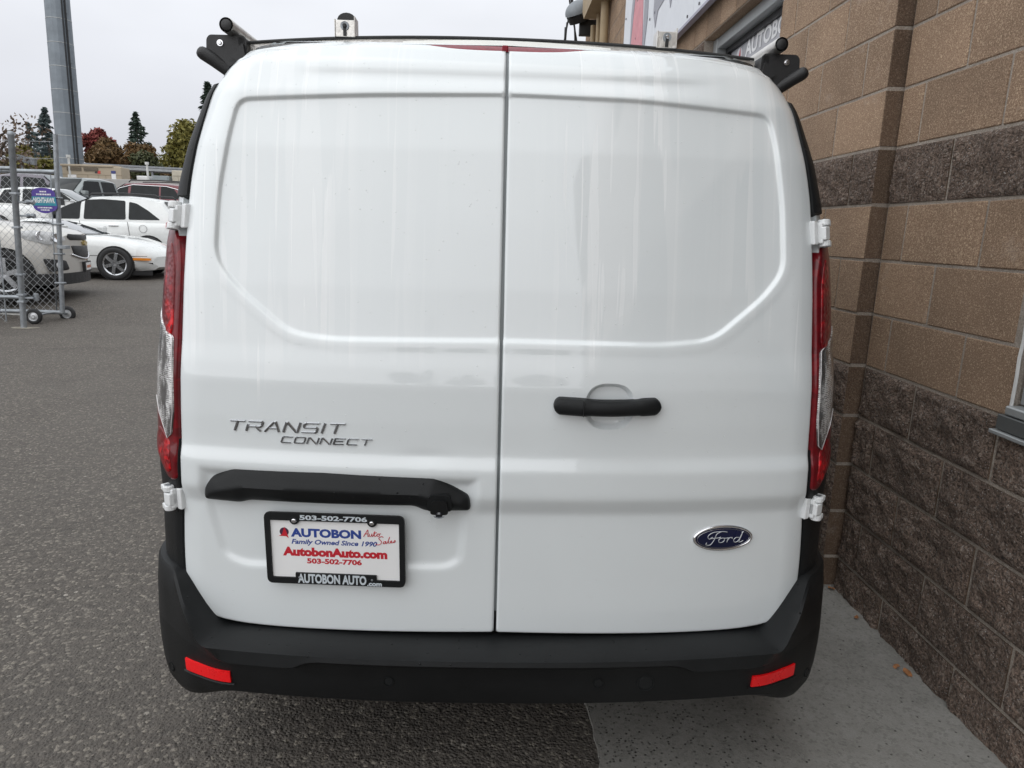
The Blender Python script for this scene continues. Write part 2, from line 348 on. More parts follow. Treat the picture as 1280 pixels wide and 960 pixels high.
def cdt(outline, step, rings=(), curves=(), keep=.0045):
    """triangulated patch: boundary first, then inset rings, then a grid"""
    O = np.asarray(outline); n = len(O)
    nx = np.roll(O, -1, 0)-np.roll(O, 1, 0); nx = nx/np.linalg.norm(nx, axis=1)[:, None]; area = .5*np.sum(O[:, 0]*np.roll(O[:, 1], -1)-np.roll(O[:, 0], -1)*O[:, 1])
    nrm = np.stack([-nx[:, 1], nx[:, 0]], 1)*(1 if area > 0 else -1)
    pts = [O]; last = 0
    for r in rings:
        Q = O+nrm*r; s = sdf(Q, O); pts.append(Q[s > r*.8]); last = r
    lo, hi = O.min(0), O.max(0); gx, gy = np.meshgrid(np.arange(lo[0], hi[0], step), np.arange(lo[1], hi[1], step)); gx[1::2] += step/2
    G = np.stack([gx.ravel(), gy.ravel()], 1); s = sdf(G, O); G = G[s > last+step*.45]
    for cv, offs in curves:
        cv = resample(cv, step*.8); tx = np.roll(cv, -1, 0)-np.roll(cv, 1, 0); tx = tx/np.linalg.norm(tx, axis=1)[:, None]; nn = np.stack([-tx[:, 1], tx[:, 0]], 1); ar = .5*np.sum(cv[:, 0]*np.roll(cv[:, 1], -1)-np.roll(cv[:, 0], -1)*cv[:, 1]); nn = nn*(1 if ar > 0 else -1)
        dd = sdf(G, cv); G = G[(dd < min(offs)-keep) | (dd > max(offs)+keep)]
        for o_ in offs:
            Q = cv+nn*o_; Q = Q[(sdf(Q, O) > last+.003) & (np.abs(sdf(Q, cv)-o_) < .0008)]; pts.append(Q)
    pts.append(G)
    A = np.vstack(pts)
    vs, ed, fc, ov, oe, of = delaunay_2d_cdt([Vector(p) for p in A.tolist()], [(i, (i+1) % n) for i in range(n)], [], 1, 1e-6)
    V = np.array([tuple(v) for v in vs]); return V, [tuple(f) for f in fc]
def boundary_loop(V, outline):
    idx = []
    for p in outline: idx.append(int(np.argmin(np.sum((V-p)**2, 1))))
    return idx

# text as mesh outlines (built-in font) -> list of flat polygons in (u, v)
def text_mesh(s, size=1, off=0, shear=0, xs=1, extrude=0, space=1, align='LEFT', res=3):
    cu = bpy.data.curves.new('t', 'FONT'); cu.body = s; cu.size = size; cu.offset = off; cu.shear = shear; cu.extrude = extrude; cu.space_character = space; cu.align_x = align; cu.resolution_u = res
    o = bpy.data.objects.new('t', cu); me = bpy.data.meshes.new_from_object(o); V = np.array([tuple(v.co) for v in me.vertices]) if len(me.vertices) else np.zeros((0, 3)); F = [tuple(p.vertices) for p in me.polygons]
    bpy.data.objects.remove(o); bpy.data.curves.remove(cu); bpy.data.meshes.remove(me)
    if len(V): V[:, 0] *= xs
    return V, F
def fit_text(s, u0, u1, v0, v1, **k):                    # scaled into a box
    V, F = text_mesh(s, **k); a, b = V.min(0), V.max(0)
    V[:, 0] = u0+(V[:, 0]-a[0])/(b[0]-a[0])*(u1-u0); V[:, 1] = v0+(V[:, 1]-a[1])/(b[1]-a[1])*(v1-v0); return V, F

# ------------------------------------------------------------------ ground
def gz(y): return float(np.interp(y, [-200, 9.6, 11.2, 14.5, 17.6, 20, 27, 400], [0, 0, .20, .24, .33, .48, 1.1, 1.1]))
ys_ = [-300, -60, -8, 0, 4, 9.6, 10.1, 10.6, 11.2, 14.5, 16, 18, 20, 22, 24, 27, 40, 120, 900]
mb = MB(); xs_ = [-700, -60, -10, 0, 10, 60, 700]
mb.grid([[(x, y, gz(y)) for x in xs_] for y in ys_])
o = mb.build('ground', asphalt, smooth=True); tago(o, 'dark grey asphalt of the parking lot around the van', None, None, 'structure')
mb = MB()
edge = [(.322+.004*math.sin(i*.31)+.007*noise.noise(Vector((i*.35, 0, 0)))+random.uniform(-.003, .003), -2.0+i*.022) for i in range(500)]
P = [[(x, y, .006) for x in (x0, .9, 1.6)] for x0, y in edge]; mb.grid(P)
mb.add([(x0, y, .006) for x0, y in edge]+[(x0-.004, y, -.01) for x0, y in edge], [(i, i+1, 501+i, 500+i) for i in range(499)])
o = mb.build('concrete_strip', concrete); tago(o, 'pitted grey concrete apron along the block wall', None, None, 'structure')
mb = MB()
a, b = np.array([-9.6, 10.35]), np.array([-6.5, 10.05])
P = []
for t in np.linspace(0, 1, 12):
    c = a+(b-a)*t; P.append([(c[0], c[1]-.045, gz(c[1]-.045)+.006), (c[0], c[1]+.045, gz(c[1]+.045)+.006)])
mb.grid(P); o = mb.build('parking_line', line_paint); o['kind'] = 'structure'

# ------------------------------------------------------------------ block building
BX, PX = 1.468, 1.41; Z0, CH = .1366, .2032
bld = empty('block_building', (BX, 2.616, 0), label='brown concrete block building with dark split-face bands right beside the van', cat='building')
ORG = np.array((BX, 2.616, 0.))
def lz(k): return Z0+CH*k
mb = MB()
MR = .0035   # mortar recess
def mbox(x0, y0, z0, x1, y1, z1): mb.box((x0, y0, z0), (x1, y1, z1))
WL, WR = lz(4)+.012, 1.862                                   # near window: sill top, far jamb
mbox(BX+MR, 1.850, -.1, 1.75, 2.614, 5.4)                  # near wall right of window
mbox(BX+MR, -2.0, -.1, 1.75, 1.850, WL-.03)                # under near window
mbox(BX+MR, -2.0, 2.4, 1.75, 1.850, 5.4)
mbox(BX+MR, -6.0, -.1, 1.75, -2.0, 5.4)
mbox(PX+MR, 2.616+.007, -.1, 1.75, 3.70, 5.4)                # pilaster
mbox(BX+MR, 3.70, -.1, 1.75, 5.25, lz(4)-.02); mbox(BX+MR, 3.70, lz(13)+.0, 1.75, 5.25, 5.4)
mbox(BX+MR, 5.25, -.1, 1.75, 12.3, 5.4)
mbox(1.75, -6, -.1, 9, 12.3, 5.35)
mo = mb.build('mortar_wall', mortar_m, bld, org=(0, 0, 0)); mo.location = -ORG

def split_mesh(L, H, D, seed, coarse=False):
    rnd = random.Random(seed); nx, nz_ = (24, 13) if not coarse else (8, 5); P = []
    ox = Vector((rnd.uniform(0, 50), rnd.uniform(0, 50), rnd.uniform(0, 50)))
    for j in range(nz_+1):
        row = []
        for i in range(nx+1):
            u, w = i/nx, j/nz_; ex = min(u, 1-u)*L; ez = min(w, 1-w)*H; ed = min(1, min(ex, ez)/.014)
            p = Vector((u*L*9, w*H*9, 0))+ox
            d = .008+.012*noise.noise(p*1.3)+.011*noise.noise(p*3.1)+.007*noise.noise(p*6.5)
            d = max(-.002, d)*smooths(ed)
            je = 0.002
            row.append((-d, u*L-L/2, w*H-H/2))
        P.append(row)
    m_ = MB().grid(P); b = [(0, y, z) for y in (-L/2, L/2) for z in (-H/2, H/2)]
    # sides
    bx = [(D, -L/2, -H/2), (D, L/2, -H/2), (D, L/2, H/2), (D, -L/2, H/2), (0, -L/2, -H/2), (0, L/2, -H/2), (0, L/2, H/2), (0, -L/2, H/2)]
    m_.add(bx, [(4, 0, 1, 5), (5, 1, 2, 6), (6, 2, 3, 7), (7, 3, 0, 4), (0, 3, 2, 1)])
    me = bpy.data.meshes.new('split_block'); me.from_pydata(m_.v, [], m_.f); me.materials.append(split_st); me.materials.append(side_shade_st)
    for p in me.polygons:
        if p.index < nx*nz_: p.use_smooth = True
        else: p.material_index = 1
    return me
SPL = {}; SMO = {}
def block(y0, y1, k, x, kind, depth=.1, zlo=None, zhi=None):
    """one block: course k lies between joint lines k-1 and k; kind 'split' or 'smooth'"""
    J = .0050 if kind != 'split' else .0066; zl = (lz(k-1) if zlo is None else zlo)+J; zh = (lz(k) if zhi is None else zhi)-J
    ya, yb = y0+J, y1-J; L, H = round(yb-ya, 4), round(zh-zl, 4)
    if kind == 'split':
        v = random.randrange(6); key = (L, H, v)
        if key not in SPL: SPL[key] = split_mesh(L, H, depth, hash((v, int(L*1e4))) & 0xffff, False)
        me = SPL[key]
    else:
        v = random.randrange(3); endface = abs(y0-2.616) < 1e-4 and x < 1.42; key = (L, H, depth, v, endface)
        if key not in SMO:
            rnd = random.Random(v); b = MB().box((0, -L/2, -H/2), (depth, L/2, H/2), .0028)
            me = bpy.data.meshes.new('smooth_block'); me.from_pydata([(x_+rnd.uniform(-.0006, .0006), y_+rnd.uniform(-.0012, .0012), z_+rnd.uniform(-.0012, .0012)) for x_, y_, z_ in b.v], [], b.f); me.materials.append(smooth_st); me.materials.append(side_shade_st); SMO[key] = me
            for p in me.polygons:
                if endface and p.normal.y < -.5: p.material_index = 1  # pilaster end facing the camera gets the stone with shade in its colour
        me = SMO[key]
    o = bpy.data.objects.new('block', me); C.objects.link(o); o.parent = bld
    o.location = (x-BX+random.uniform(-.001, .001), (ya+yb)/2-2.616, (zl+zh)/2)
def kindof(k): return 'split' if k <= 4 or k == 8 else 'smooth'
for k in range(0, 19):
    zlo = -.02 if k == 0 else None
    even = (k % 2 == 0)
    # near wall: joints at 2.275+.4064n (even courses) / 2.480 (odd)
    cuts = [2.614]; j = 2.685 if even else 2.482
    if even: j = 2.279
    while j > .55: cuts.append(j); j -= .4064
    top = cuts
    for a, b in zip(top[1:], top[:-1]):
        if WL-.05 < (lz(k-1)+lz(k))/2 < 2.4:
            if b <= 1.88: continue
            a = max(a, 1.846)
        if b-a > .03: block(a, b, k, BX, kindof(k), .1, zlo)
    cuts = [2.616, 2.80, 3.17, 3.52, 3.70] if even else [2.616, 2.985, 3.36, 3.70]
    for a, b in zip(cuts[:-1], cuts[1:]): block(a, b, k, PX, kindof(k), .1, zlo)
# header course over the far window, darker end panel, upper and far wall
j = 3.70
while j < 8.0: block(j, j+.3, 14, BX-.002, 'smooth'); j += .3
for k in (15, 16, 17, 18):
    j = 3.70 + (.2 if k % 2 else 0)
    if k % 2: block(3.70, 3.9, k, BX, 'smooth')
    while j < 4.9: block(j, j+.4064, k, BX, 'smooth'); j += .4064
for k in range(10, 14):
    j = 5.25+(.2 if k % 2 else 0)
    if k % 2: block(5.25, 5.45, k, BX, 'split' if k > 11 else 'smooth')
    while j < 6.6: block(j, j+.4064, k, BX, 'split' if k > 11 else 'smooth'); j += .4064
for k in range(15, 26):
    j = 8.0+(.2 if k % 2 else 0)
    while j < 12.2: block(j, min(12.3, j+.4064), k, BX, 'smooth'); j += .4064

# windows of the building
frame_al = simple('window_aluminium', (.34, .355, .36), .42, .4, var=.08, bs=300, bump=.0002)
sill_d = simple('sill_dark', (.10, .105, .105), .5, .3, var=.1)
blind = simple('window_film', (.40, .40, .43), .5, var=.06, coat=.4)
caulk = simple('sealant', (.50, .50, .49), .6, var=.1, bump=.001, bs=60)
def loc(o): o.location = Vector(o.location)-Vector(ORG); return o
w = MB(); w.box((1.488, 1.78, WL+.03), (1.56, 1.838, 2.39), .003); w.box((1.488, .4, WL+.03), (1.56, 1.78, WL+.08), .003); w.box((1.50, 1.775, WL+.08), (1.515, 1.78, 2.39))
wf = loc(w.build('window', frame_al, bld))
s_ = MB().box((1.445, .35, WL-.045), (1.50, 1.858, WL-.002), .002).build('sill', sill_d, wf)
MB().box((1.434, .34, WL-.060), (1.50, 1.868, WL-.048), .002).build('sill_lip', frame_al, wf)
MB().box((1.450, .4, WL+.0), (1.50, 1.842, WL+.026), .004).build('sill_cap', frame_al, wf)
pa = [(1.468, 1.842, WL+.012)]+[(1.468+random.uniform(-.002, .002), 1.8425+random.uniform(-.0015, .0015), WL+.012+i*.05) for i in range(1, 27)]
MB().path(pa, .005, 6).build('sealant', caulk, wf)
MB().box((1.52, .4, WL+.08), (1.528, 1.80, 2.39)).build('glass', glass_dark, wf)
w = MB(); zt = lz(13)-.003; zb_ = .96
w.box((1.535, 5.16, zb_), (1.66, 5.247, zt), .003); w.box((1.54, 3.705, zt-.07), (1.66, 5.16, zt), .003); w.box((1.54, 3.705, zb_), (1.66, 5.16, zb_+.07), .003)
w2 = loc(w.build('window', frame_al, bld)); 
g = MB(); g.box((1.600, 5.11, zb_+.07), (1.655, 5.158, zt-.07)); g.box((1.600, 3.706, zt-.105), (1.655, 5.11, zt-.072)); g.build('gasket', trimblk, w2)
MB().box((1.625, 3.706, zb_+.07), (1.63, 5.11, zt-.106)).build('glass_film', blind, w2)
def on_x(V, x, sgn=-1): # (u,v) -> plane facing -x, u runs toward -y
    return [(x, sgn*p[0], p[1]) for p in V]
V, F = fit_text("AUTOBON", -4.82, -4.06, 2.572, 2.672, off=.03)
lt = MB().add(on_x(V, 1.6225), F).build('lettering', simple('white_lettering', (.85, .85, .86), .5), w2)
lg = MB().prism([(4.93+.055*math.cos(t), 2.61+.05*math.sin(t)) for t in [2*PI*i/20 for i in range(20)]], lambda u, v, t: (t, u, v), 1.6215, 1.6245).build('logo_disc', simple('film_light', (.62, .63, .66), .5), w2)
MB().prism([(4.945, 2.565), (4.915, 2.655), (4.895, 2.565)], lambda u, v, t: (t, u, v), 1.6195, 1.621).build('logo_sail', red_ink, w2)
MB().box((1.472, 3.705, lz(13)-.001), (1.64, 5.25, lz(13)+.02)).build('soffit', smooth_st, bld).location = -ORG

# big sign board on the wall
sg = empty('wall_sign', (1.40, 6.5, 2.95), label='large white sign board with red and grey slashes high on the block wall', cat='sign')
sgo = Vector((1.40, 6.5, 2.95))
def sp_(name, poly, x0, x1, mat): 
    o = MB().prism(poly, lambda u, v, t: (t, u, v), x0, x1).build(name, mat, sg); o.location = -sgo; return o
sign_w = simple('sign_white', (.62, .64, .68), .35, var=.04, coat=.3)
for i, (a, b) in enumerate(((4.0, 5.35), (5.355, 6.73), (6.735, 8.2))): sp_('panel', [(a, 2.95), (b, 2.95), (b, 4.6), (a, 4.6)], 1.40, 1.42, sign_w)
sgrey = simple('sign_grey', (.27, .27, .31), .4); spink = simple('sign_red', (.60, .19, .22), .4); sedge = simple('sign_edge', (.30, .29, .36), .4)
sp_('red_slash', [(7.74, 3.34), (7.135, 3.18), (7.22, 3.64), (7.35, 4.4), (7.55, 4.4), (7.62, 3.75)], 1.396, 1.3985, spink)
sp_('grey_slash', [(7.80, 3.34), (7.755, 3.34), (7.64, 3.75), (7.56, 4.4), (7.60, 4.4), (7.80, 3.66)], 1.396, 1.3985, sgrey)
sp_('grey_slash', [(7.12, 3.18), (7.03, 3.17), (6.96, 3.4), (7.0, 4.4), (7.2, 4.4), (7.14, 3.6)], 1.396, 1.3985, sgrey)
sp_('grey_spike', [(6.70, 3.352), (6.602, 3.212), (6.53, 3.333), (6.25, 3.36), (6.1, 4.3), (6.7, 4.3)], 1.396, 1.3985, sgrey)
sp_('grey_spike', [(6.118, 3.31), (6.07, 3.221), (6.033, 3.29), (5.6, 3.9), (6.1, 4.0)], 1.396, 1.3985, sgrey)
sp_('edge_trim', [(4.0, 2.935), (8.2, 2.935), (8.2, 2.955), (4.0, 2.955)], 1.385, 1.43, sedge)
bm_ = MB()
for z in (3.0, 3.35, 3.7, 4.1):
    for y in (4.5, 5.2, 5.5, 6.2, 6.65, 6.85, 7.5, 8.12): bm_.tube((1.394, y, z), (1.40, y, z), .011, n=6)
o = bm_.build('screw', simple('screw_dark', (.1, .1, .11), .5), sg); o.location = -sgo

# conduits, junction box, flood light, cables at the far end
tan = simple('tan_paint', (.36, .27, .16), .6, var=.1)
for i, (y, r, nm) in enumerate(((9.75, .055, 'widest tan pipe nearest the sign board'), (10.3, .035, 'middle one of the three tan wall pipes'), (10.85, .04, 'tan pipe farthest from the sign board'))):
    z0 = 3.0; p = MB(); p.tube((1.40, y, z0), (1.40, y, 4.36), r, n=12)
    if i == 1: p.tube((1.40, y, 3.86), (1.40, y, 3.92), r+.02, n=12)
    ob = p.build('wall_pipe', tan, smooth=False); tago(ob, nm, 'pipe', 'tan pipes running up the wall'); fixnormals(ob, 40)
bx = MB(); bp = [(9.3, 4.5), (9.3, 5.2), (10.75, 5.2), (10.75, 4.5), (10.55, 4.36), (9.5, 4.36)]
bx.prism(bp, lambda u, v, t: (t, u, v), 1.22, 1.47)
o = tago(bx.build('junction_box', tan), 'tan metal box with chamfered bottom above the wall pipes', 'utility box'); fixnormals(o, 30)
grey_cap = simple('grey_lamp', (.22, .24, .26), .5)
fl = empty('flood_light', (1.2, 11.1, 4.6), label='grey hooded flood light hanging beside the tan metal box', cat='light')
h_ = MB(); P = []
for i in range(9):
    t = i/8*PI*.5; P.append((.20*math.sin(t)+.0, .16*math.cos(t)))
h_.lathe(P, (0, 0, 0), (-.35, -.35, .85), 18); ob = h_.build('hood', grey_cap, fl, True)
MB().lathe([(0, -.02), (.19, -.02), (.17, -.12), (0, -.14)], (0, 0, 0), (-.35, -.35, .85), 18).build('lamp_housing', trimblk, fl)
MB().box((.02, -.04, -.32), (.27, .04, -.10), .01).build('bracket', trimblk, fl)
for i, (a, sgn) in enumerate(((0, 1), (.25, -1), (.5, 1))):
    pts = catmull([(0, 0, 0), (-.05+.03*i, .1*sgn, -.45), (.06, .18, -.8), (.12+.05*i, .05, -.35), (.02, -.06*i, .5), (-.06+.08*i, .02, 1.3)], n=8)
    cb = MB().path([(1.12+p[0], 11.75+p[1]+a, 4.7+p[2]) for p in pts], .013, 6).build('cable', trimblk, None, True)
    tago(cb, ('thin black cable looping beside the flood light', 'black cable hanging in a loose loop at the wall end', 'outermost black cable rising against the sky')[i], 'cable', 'black cables at the wall end')

# dry leaves at the foot of the wall
leafm = simple('dry_leaf', (.28, .12, .045), .7, var=.4, vs=60)
def leaf(x, y, s, rz, lab, rx=0):
    P = []; 
    for i in range(13):
        t = i/12*2*PI; r = s*(.55+.45*abs(math.cos(2.5*t)))*(.8+.25*random.random()); P.append((r*math.cos(t)*.8, r*math.sin(t), .004+.35*s*abs(math.sin(t*1.5))*random.random()))
    o = mesh('dry_leaf', [(0, 0, .008)]+P, [(0, i+1, (i+1) % 13+1) for i in range(13)], leafm, None, True); o.location = (x, y, .008 if x > .32 else .004); o.rotation_euler = (rx, 0, rz)
    return tago(o, lab, 'leaf', 'fallen leaves')
leaf(1.425, 2.02, .022, .4, 'larger orange-brown dry leaf against the wall foot, middle of the concrete', .3)
leaf(1.41, 2.055, .016, 1.8, 'smaller rust leaf curled beside the larger leaf at wall foot', -.4)
leaf(1.43, 2.36, .015, 2.2, 'tiny tan leaf at wall foot nearer the van corner')
leaf(1.44, 2.58, .017, .9, 'brown leaf bits in the corner where wall steps out')

# ================================================================== THE VAN (van-local axes: x right, y forward from the bumper, z up)
van = empty('cargo_van', (0.024106, 1.394598, 0), -0.004147, label='white cargo van seen from behind, rear doors shut, black bumper, ladder rack on roof', cat='van')
_z = np.arange(.2, 1.95, .002)
def _sm(t, s):
    k = np.exp(-.5*(np.arange(-30, 31)*.002/s)**2); k /= k.sum(); return np.convolve(np.pad(t, 30, mode='edge'), k, 'valid')
PZ = [.20, .50, .60, .70, .786, .826, .84, .895, .925, .95, 1.0, 1.085, 1.125, 1.165, 1.30, 1.60, 1.72, 1.79, 1.83, 1.85, 1.87, 1.95]
PY = [.108, .108, .108, .107, .107, .090, .089, .089, .099, .100, .100, .103, .1085, .1165, .135, .19, .222, .258, .300, .345, .42, .75]
_p = _sm(np.interp(_z, PZ, PY), .005)
_pf = _sm(np.interp(_z, PZ, [.108, .108, .108, .107, .107, .104, .103, .100, .099, .100, .100, .103, .1085, .1165]+PY[14:]), .005)
_h = _sm(np.interp(_z, [.2, .3, .45, .6, .95, 1.4, 1.5, 1.6, 1.73, 1.80, 1.845, 1.87, 1.95], [.83, .84, .86, .865, .85, .81, .785, .75, .69, .645, .60, .58, .5]), .02)
_rr = _sm(np.interp(_z, [.2, 1.45, 1.75, 1.95], [.16, .16, .10, .08]), .02)
hwf = lambda z: np.interp(z, _z, _h)
Rf = lambda z: np.interp(z, _z, _rr)
def Sf(x, z, flat=0):
    x = np.abs(x); h = hwf(z); R = Rf(z); d = np.clip(x-(h-R), 0, R*.97)
    p = np.interp(z, _z, _p); 
    if np.any(flat): p = p*(1-flat)+np.interp(z, _z, _pf)*flat
    return p+.055*(x/.72)**2.4+R-np.sqrt(R*R-d*d)
def Wf(s, z, off=0, side=1):
    """point on the body skin at arc length s along the plan curve at height z, offset outward"""
    h, R = float(hwf(z)), float(Rf(z)); s0 = h-R
    if s <= s0: x, y, th = s, 0, 0
    else:
        th = min((s-s0)/R, PI/2); x = s0+R*math.sin(th); y = R-R*math.cos(th); ex = (s-s0)-R*PI/2
        if ex > 0: y += ex; x += .05*smooths((ex-.1)/1.0)*max(0, 1-max(0, z-1)/.9)
    y += float(np.interp(z, _z, _p))+.055*(min(x, .9)/.72)**2.4
    n = (math.sin(th), -math.cos(th))
    sl = .055*2.4/.72*(min(x, .72)/.72)**1.4
    n = (n[0]+sl*.9*(1 if th < 1.5 else 0), n[1]); q = math.hypot(*n); n = (n[0]/q, n[1]/q)
    return (side*(x+n[0]*off), y+n[1]*off, z)

half_e = [(.003, 1.8455), (.16, 1.8455), (.35, 1.838), (.495, 1.8205), (.585, 1.802), (.640, 1.782), (.664, 1.758), (.676, 1.72), (.686, 1.67), (.703, 1.59), (.716, 1.51), (.722, 1.40), (.727, 1.30), (.733, 1.15), (.740, 1.0), (.747, .84), (.755, .75), (.763, .65), (.764, .57), (.754, .53), (.736, .506), (.70, .486), (.65, .4745), (.55, .4695), (.33, .471), (.003, .4765)]
half = [(.003, 1.829), (.07, 1.8293), (.125, 1.8325), (.165, 1.8395), (.20, 1.8440), (.35, 1.838), (.495, 1.8205), (.585, 1.802), (.640, 1.782), (.664, 1.758), (.676, 1.72), (.686, 1.67), (.703, 1.59), (.716, 1.51), (.722, 1.40), (.727, 1.30), (.733, 1.15), (.740, 1.0), (.747, .84), (.755, .75), (.763, .65), (.764, .57), (.754, .53), (.736, .506), (.70, .486), (.65, .4745), (.55, .4695), (.33, .471), (.003, .4765)]
def door_outline(side):
    c = catmull(half, n=8); P = resample(np.vstack([c, [half[0]]])[:-1], .007); 
    P[:, 0] = np.maximum(P[:, 0], .003)
    if side < 0: P = P[::-1]*np.array([-1, 1])
    return P
recess = rounded([(-.598, 1.7025), (-.30, 1.716), (0, 1.7245), (.30, 1.7215), (.598, 1.7025), (.616, 1.64), (.638, 1.50), (.647, 1.355), (.60, 1.295), (.48, 1.196), (.36, 1.184), (0, 1.187), (-.38, 1.181), (-.475, 1.192), (-.60, 1.292), (-.648, 1.355), (-.640, 1.50), (-.614, 1.64)], .040, 6)
prec = rounded([(-.700, .86), (-.695, .76), (-.665, .645), (-.61, .620), (-.115, .636), (-.075, .66), (-.058, .86)], .05, 6)
pocket = np.array([(.247+.056*math.copysign(abs(math.cos(t))**.77, math.cos(t)), 1.048+.053*math.copysign(abs(math.sin(t))**.77, math.sin(t))) for t in np.linspace(0, 2*PI, 60, False)])
def door_y(P):
    x, z = P[:, 0], P[:, 1]
    # where the grip and plate sit, the raised belt is interrupted
    fl = smooths((sdf(P, np.array([(-.70, .72), (-.05, .72), (-.05, .872), (-.69, .872)]))+.01)/.03)
    y = Sf(x, z, fl)
    d = sdf(P, recess); y = y+.0080*smooths((d+.001)/.0095)-.0012*np.exp(-((d+.010)/.010)**2)
    y -= .004*smooths(d/.28)                                   # slight crown of the big panel
    d = sdf(P, prec); y += .0075*smooths(d/.026)*smooths((.83-z)/.04)
    r = np.sqrt(((x-.241)/.064)**2+((z-1.048)/.052)**2+1e-9); e = (np.abs((x-.247)/.056)**2.6+np.abs((z-1.048)/.053)**2.6)
    y += .016*smooths((1.0-e)/.42)
    y += .0045*smooths((1.772-z)/.010)*np.exp(-((z-1.757)/.02)**2)*smooths((.50-np.abs(x))/.12)
    y += .0022*np.exp(-(((x+.168)/.05)**2+((z-.925)/.014)**2))  # small dent beside the grip
    y += .0012*np.sin(x*9+1)*np.sin(z*7)*.5
    return y
for side, lab in ((-1, 'left rear door with number plate and grip'), (1, 'right rear door with black handle')):
    O = door_outline(side)
    V2, F = cdt(O, .0062, (.0016, .0036, .0062), [(pocket, (-.004, 0, .003, .006, .010)), (recess, (-.014, -.0045, -.001, .0015, .004, .0065, .009, .012))])
    d = np.abs(sdf(V2, O)); y = door_y(V2); r = .0055; q = np.clip(r-d, 0, r); y = y+(r-np.sqrt(r*r-q*q))
    V = np.stack([V2[:, 0], y, V2[:, 1]], 1)
    loop = boundary_loop(V2, O); n0 = len(V)
    c = O.mean(0); inn = []
    for i in loop:
        inn.append((V[i, 0], V[i, 1]+.028, V[i, 2]))
    faces = F+[(loop[i], loop[(i+1) % len(loop)], n0+(i+1) % len(loop), n0+i) for i in range(len(loop))]
    o = mesh('rear_door', list(V)+inn, faces, MATS['van_paint'], van); fixnormals(o, 50); o['label'] = lab
    if side < 0: doorL = o
    else: doorR = o
def dpt(x, z, off=0):
    """point on the finished door skin, lifted outward"""
    return (x, float(door_y(np.array([[x, z]]))[0])-off, z)

# body shell behind and around the doors
def edge_x(z):
    c = catmull(half_e, n=8); c = c[np.argsort(-c[:, 1])]
    m_ = c[c[:, 0] > .004]; zz, xx = m_[:, 1], m_[:, 0]; return float(np.interp(z, zz[::-1], xx[::-1]))
rows = list(np.linspace(.30, 1.70, 29))+[1.73, 1.755, 1.78, 1.80, 1.82, 1.835, 1.845, 1.852]
ss = [0, .01, .025, .045, .07, .1, .13, .16, .19, .22, .26, .32, .4, .55, .8, 1.1, 1.5, 1.9, 2.3, 2.7, 2.95]
for side in (-1, 1): pass
shell = MB()
for side in (-1, 1):
    P = []
    for z in rows:
        e0 = edge_x(max(z, .57))+(.030 if z < 1.752 else .004) if z < 1.842 else max(0.0, edge_x(1.842)*(1.852-z)/.010)
        if z >= 1.775 and e0 > .02: r = [Wf(e0-.010, z, -.04, side), Wf(e0-.010, z, -.004, side), Wf(e0, z, -.002, side)]+[Wf(e0+s, z, 0, side) for s in ss[2:]]
        else: r = [Wf(e0, z, -.04, side), Wf(e0, z, 0, side)]+[Wf(e0+s, z, 0, side) for s in ss[1:]]
        P.append(r)
    shell.grid(P)
topz = 1.852; P = []
for s in [0, .1, .2, .3, .4, .48, .52, .56, .6, .66, .72, .8, 1.0, 1.3, 1.7, 2.1, 2.5, 2.95]:
    p = Wf(s if s else 1e-3, topz, 0, 1); hx = p[0]; P.append([(hx*(t), p[1], topz+.006*(1-t*t)*min(1, (p[1]-.34)/.5)) for t in np.linspace(-1, 1, 13)])
shell.grid(P)
o = shell.build('body', MATS['van_paint'], van); fixnormals(o, 55)
bm = bmesh.new(); bm.from_mesh(o.data); bmesh.ops.remove_doubles(bm, verts=bm.verts, dist=.0004); bmesh.ops.recalc_face_normals(bm, faces=bm.faces); bm.to_mesh(o.data); bm.free()
# front half of the body (hidden behind the rear from here)
P = []
for y, zt_, ht in ((3.05, 1.86, .60), (3.35, 1.84, .60), (3.75, 1.55, .66), (4.05, 1.22, .72), (4.45, 1.10, .74), (4.8, .95, .68), (4.9, .72, .70), (4.92, .45, .72)):
    P.append([(-.89*(1 if y < 4.5 else .93), y, .3), (-.915*(1 if y < 4.5 else .93), y, .6), (-.90*(1 if y < 4.5 else .93), y, min(.98, zt_*.9)), (-ht-.04, y, zt_-.06), (-ht*.6, y, zt_), (0, y, zt_+.01), (ht*.6, y, zt_), (ht+.04, y, zt_-.06), (.90*(1 if y < 4.5 else .93), y, min(.98, zt_*.9)), (.915*(1 if y < 4.5 else .93), y, .6), (.89*(1 if y < 4.5 else .93), y, .3)])
o = MB().grid(P).build('front_body', MATS['van_paint'], van); fixnormals(o, 40)
MB().box((-.80, .28, .30), (.80, 4.7, .42)).build('floor_pan', asph_dark, van)
# dark rubber frame seen through the shut lines
P = []
for z in list(np.linspace(.46, 1.80, 40))+[1.825, 1.842]:
    e0 = edge_x(z)+.002; P.append([(x, float(Sf(x, z, 1.0))+.034, z) for x in np.linspace(-e0, e0, 25)])
MB().grid(P).build('door_seal', trimblk, van)
MB().grid([[(x, float(Sf(0, z))+.010, z) for x in (-.0036, .0036)] for z in np.linspace(.53, 1.83, 60)]).build('centre_seal', simple('centre_seal', (.16, .175, .18), .5), van)
for side in (-1, 1):
    P = []
    for z in np.linspace(.46, 1.80, 60):
        e0 = edge_x(z); P.append([Wf(e0+d, z, -.010, side) for d in (-.002, .004, .013)])
    MB().grid(P).build('edge_seal', trimblk, van)

